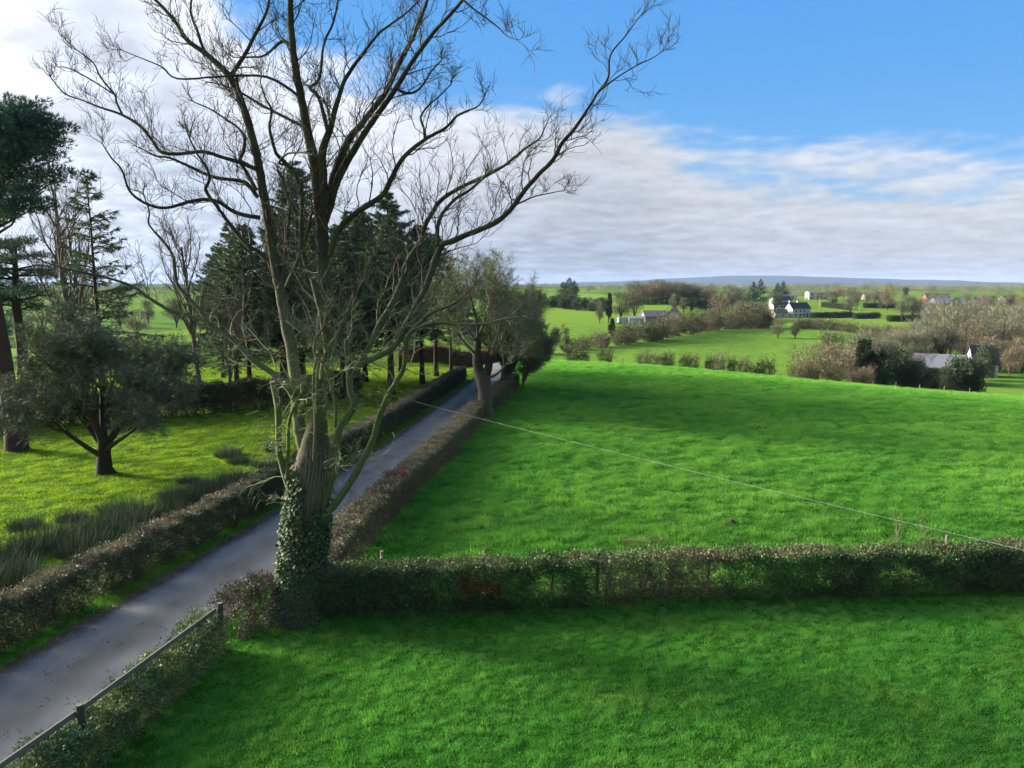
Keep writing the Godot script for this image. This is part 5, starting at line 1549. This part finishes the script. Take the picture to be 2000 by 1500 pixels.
func build_buildings() -> void:
	R.seed = 909
	var white := col(0.72, 0.73, 0.74)
	var cream := col(0.72, 0.66, 0.52)
	var slate := col(0.06, 0.07, 0.09)
	# white cottage, gable to the sun
	var p := at_bearing(bearing(1560), 405)
	p.y = gh(p.x, p.z)
	var h := gable("white_cottage", "white slate-roofed cottage with a cream sunlit gable on the hillside", "house", p, 0.28, 10.5, 6.4, 4.6, 7.4, white, slate)
	for x in [-3.2, -0.6, 1.6]:
		window_on(h, x, 3.3, 3.2, 0.8, 0.8)
		window_on(h, x, 1.3, 3.2, 0.9, 1.0)
	door_on(h, 3.5, 3.2, 2.0, col(0.12, 0.1, 0.1))
	window_on(h, -5.25, 3.4, -1.2, 0.8, 0.9, 1)
	window_on(h, -5.25, 1.3, 1.2, 0.8, 0.9, 1)
	window_on(h, -5.25, 1.3, -1.4, 0.8, 0.9, 1)
	chimney_on(h, 0.0, 7.4, white)
	chimney_on(h, -4.7, 7.4, white)
	p = at_bearing(bearing(1524), 398)
	p.y = gh(p.x, p.z)
	h = gable("white_annex", "low cream gabled outbuilding left of the white cottage", "outbuilding", p, 0.28, 7.5, 4.6, 2.6, 4.3, cream, col(0.2, 0.17, 0.15))
	window_on(h, -3.75, 1.5, 0.0, 0.9, 1.3, 1)
	window_on(h, 0.5, 1.4, 2.3, 0.8, 0.8)
	# white house with lean-to behind
	p = at_bearing(bearing(1526), 450)
	p.y = gh(p.x, p.z)
	h = gable("white_house", "white house with a dark lean-to roof behind and left of the cottage", "house", p, 0.2, 10.5, 6.5, 4.6, 6.6, white, slate)
	for x in [-1.5, 1.0, 3.5]:
		window_on(h, x, 3.7, 3.25, 0.8, 0.7)
	var m := MB.new()
	m.box(Vector3(-7.5, -1.5, 3.27), Vector3(5.0, 2.2, 6.0), white)
	part("lean_to", m.done(M["render"]), h)
	m = MB.new()
	m.box(Vector3(-7.8, -0.06, 0), Vector3(5.3, 0.08, 3.2), slate, Transform3D(Basis(Vector3.RIGHT, 0.34), Vector3(0, 3.25, 3.28)))
	part("lean_to_roof", m.done(M["slate"]), h)
	for x in [-5.5, -2.6, -1.2, 2.5]:
		window_on(h, x, 1.2, 6.0, 1.0, 1.1)
	# flat white two-storey house
	p = at_bearing(bearing(1595), 565)
	p.y = gh(p.x, p.z)
	h = gable("flat_white_house", "wide white two-storey house with a low roof at the hill's top", "house", p, 0.05, 13.0, 7.0, 4.9, 5.7, white, col(0.25, 0.26, 0.28))
	for x in [-4.6, -0.6, 2.6, 5.0]:
		window_on(h, x, 3.6, 3.5, 1.7 if x < 0 else 1.0, 1.1)
		window_on(h, x, 1.2, 3.5, 1.7 if x < 0 else 1.0, 1.1)
	p = at_bearing(bearing(1540), 560)
	p.y = gh(p.x, p.z)
	h = gable("low_white_house", "small pale bungalow half hidden between the firs and the flat white house", "house", p, 0.1, 11.0, 6.0, 2.8, 4.4, white, col(0.4, 0.4, 0.42))
	window_on(h, -2.0, 1.5, 3.0, 1.2, 1.0)
	window_on(h, 2.0, 1.5, 3.0, 1.2, 1.0)
	# grey barn in the wood on the right
	p = at_bearing(bearing(1846), 150)
	p.y = gh(p.x, p.z)
	h = gable("grey_barn", "barn with a pale grey-violet metal roof at the edge of the right wood", "barn", p, -0.55, 8.0, 6.0, 2.9, 4.9, col(0.3, 0.29, 0.27), col(0.25, 0.25, 0.3))
	door_on(h, 0.0, 3.25, 2.6, col(0.2, 0.2, 0.2))
	# slate-roofed small cottage
	p = at_bearing(bearing(1929), 165)
	p.y = gh(p.x, p.z)
	h = gable("slate_cottage", "small white cottage with a steep dark slate roof at the right wood's edge", "house", p, -0.15, 4.2, 4.2, 2.6, 5.8, white, col(0.07, 0.07, 0.085))
	window_on(h, -1.1, 1.5, 2.1, 0.8, 0.9)
	door_on(h, 0.9, 2.1, 2.0, col(0.1, 0.1, 0.12))
	# blue sheds
	p = at_bearing(bearing(1852), 470)
	p.y = gh(p.x, p.z)
	gable("blue_shed", "long farm shed with a pale blue-violet roof on the right skyline", "shed", p, 0.1, 17.0, 9.0, 3.2, 6.2, col(0.25, 0.27, 0.3), col(0.42, 0.44, 0.55))
	p = at_bearing(bearing(1843), 452)
	p.y = gh(p.x, p.z)
	gable("dark_shed", "lower dark shed in front of the blue-violet roofed shed", "shed", p, 0.1, 18.0, 7.0, 2.2, 4.0, col(0.16, 0.15, 0.15), col(0.33, 0.34, 0.38))
	# orange brick and pale houses further right
	var L := [[1830, 560, 14.0, 5.0, col(0.35, 0.16, 0.09), "orange-brown brick house behind the blue sheds"], [1922, 520, 8.0, 4.6, col(0.55, 0.4, 0.26), "sandy house right of the blue sheds among trees"], [1968, 540, 7.0, 4.6, col(0.5, 0.38, 0.28), "sandy house farther right among trees"], [1915, 430, 5.0, 3.0, white, "small white shed below the sandy house"], [1700, 590, 9.0, 3.6, col(0.6, 0.5, 0.42), "pale bungalow behind the reddish-topped tree"]]
	for l in L:
		p = at_bearing(bearing(l[0]), l[1])
		p.y = gh(p.x, p.z)
		h = gable("far_house", l[5], "house", p, rf(-0.3, 0.3), l[2], 7.0, l[3] * 0.7, l[3] * 1.2, l[4], col(0.16, 0.13, 0.13))
		window_on(h, -l[2] * 0.25, l[3] * 0.4, 3.5, 1.0, 1.0)
		window_on(h, l[2] * 0.25, l[3] * 0.4, 3.5, 1.0, 1.0)
	# farm yard in the valley
	p = at_bearing(bearing(1280), 252)
	p.y = gh(p.x, p.z)
	h = gable("stone_barn", "grey stone farm barn half hidden by bare branches in the valley", "barn", p, 0.15, 8.0, 5.0, 2.2, 3.9, col(0.4, 0.38, 0.34), col(0.36, 0.33, 0.31))
	door_on(h, 1.0, 2.75, 2.2, col(0.1, 0.09, 0.08))
	p = at_bearing(bearing(1318), 250)
	p.y = gh(p.x, p.z)
	h = gable("ruined_barn", "roofless-looking stone outbuilding with a pale gable right of the farm barn", "barn", p, 1.2, 6.5, 4.8, 2.6, 4.9, col(0.42, 0.41, 0.38), col(0.24, 0.23, 0.22))
	p = at_bearing(bearing(1243), 246)
	p.y = gh(p.x, p.z)
	h = gable("white_shed", "low white shed at the left end of the valley farm", "shed", p, 0.1, 5.0, 3.0, 1.9, 2.5, white, col(0.55, 0.56, 0.58))
	# white van at the farm
	p = at_bearing(bearing(1221), 246)
	p.y = gh(p.x, p.z)
	var v := thing("parked_van", "pale blue-white van parked at the left of the valley farm", "van", p, 0.2)
	m = MB.new()
	m.box(Vector3(-2.3, 0.45, -0.95), Vector3(1.3, 2.2, 0.95), col(0.55, 0.62, 0.72))
	m.quad(Vector3(1.3, 2.1, 0.93), Vector3(1.3, 2.1, -0.93), Vector3(2.3, 1.2, -0.93), Vector3(2.3, 1.2, 0.93), col(0.08, 0.1, 0.13))
	m.box(Vector3(1.3, 0.45, -0.93), Vector3(2.4, 1.2, 0.93), col(0.55, 0.62, 0.72))
	part("body", m.done(M["render"]), v)
	for x in [-1.5, 1.6]:
		for z in [-0.9, 0.9]:
			m = MB.new()
			m.tube(PackedVector3Array([Vector3(x, 0.33, z - 0.1), Vector3(x, 0.33, z + 0.1)]), PackedFloat32Array([0.33, 0.33]), 12, col(0.02, 0.02, 0.02), col(0.02, 0.02, 0.02))
			m.cap(Vector3(x, 0.33, z + 0.1), 12, 12, Vector3.BACK, col(0.05, 0.05, 0.05))
			part("wheel", m.done(M["wire"]), v)
	# little white gable seen under the conifers
	p = on(-12.2, -205.0)
	h = gable("bend_cottage", "small white gable seen beyond the lane's bend between the trunks", "house", p, 1.3, 6.0, 4.5, 2.6, 4.4, white, slate)
	window_on(h, 0.0, 1.4, 2.25, 0.9, 1.0)
	# utility poles
	var U := [[1603, 402, 10.5, col(0.5, 0.45, 0.34), "tall pale utility pole right of the white cottage"], [1710, 520, 10.0, col(0.3, 0.28, 0.25), "utility pole on the skyline between the hilltop trees"], [1447, 470, 9.0, col(0.3, 0.28, 0.25), "thin utility pole left of the dark fir pair"]]
	for u in U:
		p = at_bearing(bearing(u[0]), u[1])
		var o := thing("utility_pole", u[4], "pole", p, 0.0)
		m = MB.new()
		m.tube(PackedVector3Array([Vector3(0, -0.5, 0), Vector3(0, u[2], 0)]), PackedFloat32Array([0.2, 0.14]), 7, u[3], u[3])
		part("shaft", m.done(M["timber"]), o)
		m = MB.new()
		m.box(Vector3(-0.9, u[2] - 0.6, -0.06), Vector3(0.9, u[2] - 0.45, 0.06), u[3])
		part("crossarm", m.done(M["timber"]), o)
	var K := [[1622, 345, "short white-capped marker post in the field below the cottage"], [1682, 440, "small white marker post by the hilltop field hedge"]]
	for k in K:
		p = at_bearing(bearing(k[0]), k[1])
		var o := thing("marker_post", k[2], "post", p, 0.0, "")
		m = MB.new()
		m.box(Vector3(-0.12, 0, -0.12), Vector3(0.12, 1.4, 0.12), col(0.3, 0.3, 0.28))
		part("shaft", m.done(M["render"]), o)
		m = MB.new()
		m.box(Vector3(-0.3, 1.4, -0.15), Vector3(0.3, 2.1, 0.15), col(0.75, 0.75, 0.75))
		part("cap", m.done(M["render"]), o)

func build_far_woods() -> void:
	# the patchwork beyond: hedgerow trees too many and too far to count
	R.seed = 1010
	var mbs := [far_tree(61, Vector3(4.2, 1, 4.2), 1.5, 420, col(0.15, 0.145, 0.105), 0.1, 4), far_tree(62, Vector3(4.0, 1, 4.0), 1.0, 520, col(0.07, 0.095, 0.05), 0.7, 4), far_tree(63, Vector3(4.4, 1, 4.4), 1.5, 420, col(0.2, 0.15, 0.08), 0.3, 4)]
	var o := thing("far_woodland", "far-off hedgerows and woods spread over the plain to the blue hills", "woodland", Vector3.ZERO)
	o.set_meta("kind", "stuff")
	R.seed = 1011
	for k in 3:
		var m: MB = mbs[k][1]
		var xf: Array = []
		var cc := PackedColorArray()
		var want: int = [3600, 1900, 900][k]
		var tries := 0
		while xf.size() < want and tries < 120000:
			tries += 1
			var d := 480.0 * pow(14.0, pow(rf(0, 1), 0.85))
			var az := deg_to_rad(rf(-44, 44))
			var x := sin(az) * d
			var z := -cos(az) * d
			var e := NE.get_noise_2d(x, z)
			var wood := NB.get_noise_2d(x * 0.25 + 300.0, z * 0.25)
			if e > -0.9 and wood < 0.28:
				continue
			if d < 640.0 and rad_to_deg(az) > 10.0 and wood < 0.28 and rf(0, 1) < 0.6:
				continue
			var s := rf(0.55, 1.15)
			xf.append(Transform3D(Basis(Vector3.UP, rf(0, TAU)).scaled(Vector3(s * 1.3, s, s * 1.3)), Vector3(x, gh(x, z) - 0.5, z)))
			cc.append(vary(Color.WHITE, 0.3))
		scatter("crowns", m.done(M["leaf"]), xf, cc, o)

# ---------- grass ----------
func tuft(seed_: int, blades: int, spread: float, lo: float, hi: float, wid: float, lean: float) -> ArrayMesh:
	R.seed = seed_
	var m := MB.new()
	for i in blades:
		var a := rf(0, TAU)
		var rr := spread * sqrt(rf(0, 1))
		var p := Vector3(cos(a) * rr, -0.02, sin(a) * rr)
		var h := rf(lo, hi)
		var d := (Vector3.UP + rv() * lean).normalized() * h
		var sd := d.cross(rv()).normalized() * wid
		m.sliver(p, d, sd, vary(Color.WHITE, 0.22))
	return m.done(M["grass"])

func in_view(x: float, z: float) -> bool:
	return absf(x) < -z * 0.80 + 3.0

func grass_patch(called: String, label: String, n: int, meshes: Array, pick: Callable) -> void:
	var o := thing(called, label, "grass")
	o.set_meta("kind", "stuff")
	var xf: Array = []
	var cc: Array[PackedColorArray] = []
	for k in meshes.size():
		xf.append([])
		cc.append(PackedColorArray())
	for i in n:
		var q: Array = pick.call()
		if q.is_empty():
			continue
		var k := R.randi_range(0, meshes.size() - 1)
		var x: float = q[0]
		var z: float = q[1]
		var s: float = q[2]
		var y := gh(x, z)
		if z > -105.0 and absf(x) < 70.0:
			y += NC.get_noise_2d(x * 1.2, z * 1.2) * 0.06
		xf[k].append(Transform3D(Basis(Vector3.UP, rf(0, TAU)).scaled(Vector3(q[3], s, q[3])), Vector3(x, y - 0.01, z)))
		cc[k].append(q[4])
	for k in meshes.size():
		scatter("blades", meshes[k], xf[k], cc[k], o)

func build_grass() -> void:
	var lawn := [tuft(71, 36, 0.13, 0.05, 0.11, 0.007, 0.9), tuft(72, 36, 0.15, 0.04, 0.1, 0.007, 1.1), tuft(76, 40, 0.1, 0.07, 0.15, 0.007, 0.8)]
	var rough := [tuft(73, 40, 0.2, 0.07, 0.2, 0.01, 1.1), tuft(74, 40, 0.22, 0.06, 0.17, 0.01, 1.2), tuft(75, 46, 0.17, 0.1, 0.26, 0.01, 0.95)]
	R.seed = 1111
	grass_patch("lawn_grass", "short dark green grass of the near lawn", 46000, lawn, func():
		var z := -rf(10.0, 20.6)
		var x := rf(-8.5, 20.0)
		if not in_view(x, z) or x < lane_r(z) + 0.45:
			return []
		var q := NC.get_noise_2d(x * 6.5, z * 7.5)
		var w := NC.get_noise_2d(x * 0.5 + 40.0, z * 0.5)
		var c := col(0.075, 0.27, 0.04).lerp(col(0.13, 0.345, 0.055), clampf(q * 0.9 + w + 0.3, 0, 1))
		var yl := sst(0.15, 0.5, NC.get_noise_2d(x * 0.9 - 70.0, z * 0.9))
		c = c.lerp(col(0.2, 0.3, 0.06), yl * 0.25)
		# hoof-worn dips along a track on the left
		var st := fmod(-z, 0.5) - 0.25
		var tx := -5.9 + (-z - 11.5) * 0.32 + (0.16 if int(-z / 0.5) % 2 == 0 else -0.16)
		if z > -18.0 and st * st + (x - tx) * (x - tx) < 0.018:
			q = -0.6
			c = c * 0.5
		return [x, z, clampf(0.9 + q * 0.95, 0.35, 1.7) * rf(0.75, 1.25), rf(0.8, 1.2), vary(c, 0.15)])
	grass_patch("field_grass", "long bright green tussocky grass of the big field", 120000, rough, func():
		var d := 20.5 * pow(4.9, sqrt(rf(0, 1)))
		var az := rf(-0.2, 0.68)
		var x := tan(az) * d
		var z := -d
		if z > -21.3 - maxf(0, x) * 0.03 or x < lane_r(z) + 0.9 or x > 75.0:
			return []
		var q := NC.get_noise_2d(x * 3.2, z * 4.6 + 200.0) * 0.75 + NC.get_noise_2d(x * 1.0, z * 1.6 + 200.0) * 0.45
		var w := NC.get_noise_2d(x * 0.3 + 90.0, z * 0.3)
		var c := col(0.105, 0.33, 0.046).lerp(col(0.2, 0.435, 0.065), clampf(q * 1.2 + w * 0.8 + 0.35, 0, 1))
		var big_ := 1.0 + 0.012 * (d - 20.0)
		return [x, z, clampf(0.8 + q * 2.0, 0.25, 2.3) * rf(0.8, 1.2), rf(0.9, 1.4) * big_, vary(c, 0.18)])
	grass_patch("meadow_grass", "yellow-green grass of the sunlit paddock left of the lane", 92000, rough, func():
		var d := 13.0 * pow(6.4, sqrt(rf(0, 1)))
		var x := tan(rf(-1.05, -0.02)) * d
		var z := -d
		if x > lane_l(z) - 1.45 or z < -86.0:
			return []
		var q := NC.get_noise_2d(x * 3.0, z * 4.2 + 500.0)
		var c := col(0.16, 0.30, 0.018).lerp(col(0.27, 0.39, 0.028), clampf(q * 1.2 + 0.4, 0, 1))
		return [x, z, clampf(0.55 + q * 0.8, 0.25, 1.2) * rf(0.8, 1.2), rf(0.9, 1.4) * (1.0 + 0.01 * d), vary(c, 0.16)])
	grass_patch("verge_grass", "strip of lush grass between the lane and the left hedge", 9000, lawn, func():
		var z := -rf(13.0, 90.0)
		var x := lane_l(z) - rf(-0.08, 0.75)
		if rf(0, 1) < 0.35 and z < -22.0:
			x = lane_r(z) + rf(0.0, 0.35)
		var q := NC.get_noise_2d(x * 3.0, z * 1.6)
		return [x, z, clampf(1.3 + q * 1.4, 0.5, 2.4), rf(0.9, 1.4), vary(col(0.07, 0.26, 0.022).lerp(col(0.18, 0.24, 0.05), clampf(q * 2.0 - 0.3, 0, 1)), 0.15)])
	# fallen leaves along the lane edges
	R.seed = 1212
	var lf := MB.new()
	for i in 6:
		var d := Vector3(rf(-1, 1), rf(0.0, 0.5), rf(-1, 1)).normalized()
		lf.leaf(Vector3(rf(-0.2, 0.2), 0.012, rf(-0.2, 0.2)), d * rf(0.04, 0.07), d.cross(Vector3.UP).normalized() * 0.018, vary(Color.WHITE, 0.3))
	var lm := lf.done(M["leaf"])
	var xf: Array = []
	var cc := PackedColorArray()
	for i in 5200:
		var z := -rf(12.5, 75.0)
		var x := lane_l(z) + absf(rf(-1, 1)) * rf(0, 1) * 0.5 if rf(0, 1) < 0.72 else lane_r(z) - absf(rf(-1, 1)) * rf(0, 1) * 0.4
		if rf(0, 1) < 0.1:
			x = lerpf(lane_l(z), lane_r(z), rf(0, 1))
		xf.append(Transform3D(Basis(Vector3.UP, rf(0, TAU)), Vector3(x, gh(x, z) + 0.035, z)))
		cc.append(vary(col(0.13, 0.065, 0.05).lerp(col(0.22, 0.15, 0.08), rf(0, 1) * rf(0, 1)), 0.3))
	var o := thing("fallen_leaves", "reddish fallen leaves gathered along the lane's edges", "leaves")
	o.set_meta("kind", "stuff")
	scatter("leaf_litter", lm, xf, cc, o)

func build_small() -> void:
	R.seed = 1313
	# rushes in the left paddock
	var m := MB.new()
	for i in 900:
		var a := rf(0, TAU)
		var rr := 0.6 * sqrt(rf(0, 1))
		var p := Vector3(cos(a) * rr, -0.03, sin(a) * rr)
		var d := (Vector3(p.x * 0.7, 1.0, p.z * 0.7) + rv() * 0.38).normalized() * rf(0.4, 0.95)
		m.sliver(p, d, d.cross(rv()).normalized() * 0.007, vary(col(0.055, 0.095, 0.045) if rf(0, 1) < 0.85 else col(0.2, 0.16, 0.1), 0.3))
	var g := "dark rush clumps in the left paddock"
	var o := thing("rush_clump", "big dark rush clump in the left corner close behind the lane hedge", "rushes", on(-15.6, -22.3), 0.0, g)
	part("stalks", m.done(M["twig"]), o, "stuff")
	var spots := [[-15.1, -21.5, 1.0, "rush clump at the left picture edge just behind the hedge gap"], [-16.6, -23.6, 1.1, "rush clump at the left edge behind the biggest clump"], [-14.6, -24.3, 1.0, "dark rush clump hugging the hedge, second from the left corner"], [-14.2, -25.6, 0.85, "rush clump hugging the hedge, below the brown-tipped ones"], [-14.6, -27.6, 1.1, "tall brown-tipped rush clump in the middle of the hedge row"], [-13.9, -28.4, 0.95, "rush clump between the brown-tipped one and the hedge"], [-13.6, -30.0, 1.05, "leaning rush clump touching the sunlit hedge top"], [-13.2, -31.8, 1.0, "dense dark rush clump halfway up the hedge"], [-14.4, -30.8, 0.7, "small rush clump out on the grass beside the dense one"], [-18.2, -26.9, 0.7, "low rush clump at the left edge on brighter grass"], [-17.0, -27.8, 0.65, "thin rush clump on brighter grass right of the low one"], [-15.9, -26.0, 0.6, "small thin rush clump between the hedge row and bright grass"], [-15.0, -38.6, 0.85, "rush clump right of the thorn tree's shadow"], [-14.0, -37.2, 0.6, "small rush clump before the one by the thorn's shadow"], [-13.0, -40.0, 0.7, "rush clump close to the big tree's left stem"], [-12.4, -36.4, 0.55, "tiny rush clump near the hedge below the left stem"], [-15.9, -20.6, 1.2, "large rush clump cut by the left picture edge"], [-16.2, -24.9, 1.15, "broad rush clump behind the one hugging the hedge corner"], [-15.3, -26.5, 1.05, "rush clump filling the gap before the brown-tipped ones"], [-14.3, -26.6, 1.0, "rush clump between two others right against the hedge"], [-15.6, -28.6, 0.9, "rush clump at the outer side of the brown-tipped one"], [-13.1, -30.9, 1.1, "rush clump crowding the hedge below the sunlit top"], [-12.7, -33.4, 0.95, "last rush clump of the hedge row, towards the big tree"], [-14.9, -33.4, 0.6, "low rush clump out on the grass before the thorn tree"]]
	for s in spots:
		copy(o, "rush_clump", s[3], on(s[0], s[1]), rf(0, TAU), Vector3.ONE * s[2] * Vector3(rf(1.0, 1.4), 1.05, 1.2), g)
	# wire from the tree to a pole by the house
	var w := thing("overhead_wire", "thin pale wire slung from the big tree across the field to the right", "wire", Vector3(-3.53, 6.26, -19.2))
	m = MB.new()
	var pts := PackedVector3Array()
	var rad := PackedFloat32Array()
	for i in 41:
		var t := i / 40.0
		pts.append(Vector3(0, 0, 0).lerp(Vector3(18.2, -0.72, 18.7), t) + Vector3.DOWN * 4.0 * t * (1.0 - t) * 0.16)
		rad.append(0.0017)
	m.tube(pts, rad, 6, col(0.3, 0.31, 0.33), col(0.3, 0.31, 0.33))
	part("strand", m.done(M["wire"]), w)
	var pole := thing("utility_pole", "wooden pole beside the house that carries the thin wire", "pole", on(14.75, -0.5))
	m = MB.new()
	m.tube(PackedVector3Array([Vector3(0, -0.3, 0), Vector3(0, 6.3, 0)]), PackedFloat32Array([0.13, 0.1]), 10, col(0.16, 0.13, 0.1), col(0.16, 0.13, 0.1))
	part("shaft", m.done(M["timber"]), pole)
	# bare patches and a pile of cut twigs in the field
	var D := [[4.62, -25.0, 0.9, 0.28, "pile of cut twigs lying in the field behind the thin hedge stretch"]]
	for d in D:
		o = thing("twig_pile", d[4], "twigs", on(d[0], d[1]))
		m = MB.new()
		for i in 90:
			var p := Vector3(rf(-0.8, 0.8), rf(0.04, 0.2), rf(-0.28, 0.28))
			var e := Vector3(rf(-1, 1), rf(-0.15, 0.4), rf(-0.6, 0.6)).normalized() * rf(0.15, 0.45)
			m.tube(PackedVector3Array([p, p + e * 0.5 + rv() * 0.03, p + e]), PackedFloat32Array([0.009, 0.007, 0.004]), 3, col(0.13, 0.09, 0.06), col(0.2, 0.15, 0.1))
		part("twigs", m.done(M["twig"]), o, "stuff")
	var H := [[6.6, -27.0, "dark molehill in the field, left of two"], [8.4, -27.6, "dark molehill in the field, right of two"]]
	for d in H:
		o = thing("molehill", d[2], "molehill", on(d[0], d[1]))
		m = MB.new()
		for j in 4:
			for k in 10:
				var rr: float = [0.26, 0.2, 0.1, 0.0][j]
				m.v.append(Vector3(cos(TAU * k / 10) * rr * rf(0.85, 1.15), [0.0, 0.03, 0.05, 0.06][j] + rf(0, 0.03), sin(TAU * k / 10) * rr * rf(0.85, 1.15)))
				m.n.append(Vector3(cos(TAU * k / 10) * 0.6, 0.8, sin(TAU * k / 10) * 0.6))
				m.c.append(vary(col(0.14, 0.12, 0.08), 0.2))
				if j > 0:
					var a := (j - 1) * 10
					m.ix.append_array([a + k, a + (k + 1) % 10, a + 10 + k, a + (k + 1) % 10, a + 10 + (k + 1) % 10, a + 10 + k])
		part("soil", m.done(M["ground"]), o)
	# dry shoot above the hedge and the trail of loose sticks at its foot
	o = thing("dry_shoot", "pale dry seedling sticking up out of the hedge near the right", "shrub", on(11.7, -21.5))
	m = MB.new()
	var P := {"seg": [6, 5, 4], "wander": [0.12, 0.25, 0.3], "up": [0.1, 0.2, 0.1], "kids": [9, 4, 0], "ratio": [0.34, 0.5, 0.5], "ang": [0.6, 0.7, 0.7], "lift": [0.2, 0.2, 0.1], "from": [0.5, 0.2, 0.1], "thin": [0.5, 0.5, 0.5], "rmin": 0.003, "sides": [4, 3, 3], "cols": [col(0.2, 0.17, 0.12), col(0.22, 0.17, 0.11)]}
	grow([m], Vector3(0, 0, 0), Vector3(0.08, 1, 0).normalized(), 2.0, 0.014, 0, P)
	grow([m], Vector3(0.15, 0, 0), Vector3(0.25, 1, 0).normalized(), 1.9, 0.012, 0, P)
	part("stems", m.done(M["twig"]), o, "stuff")
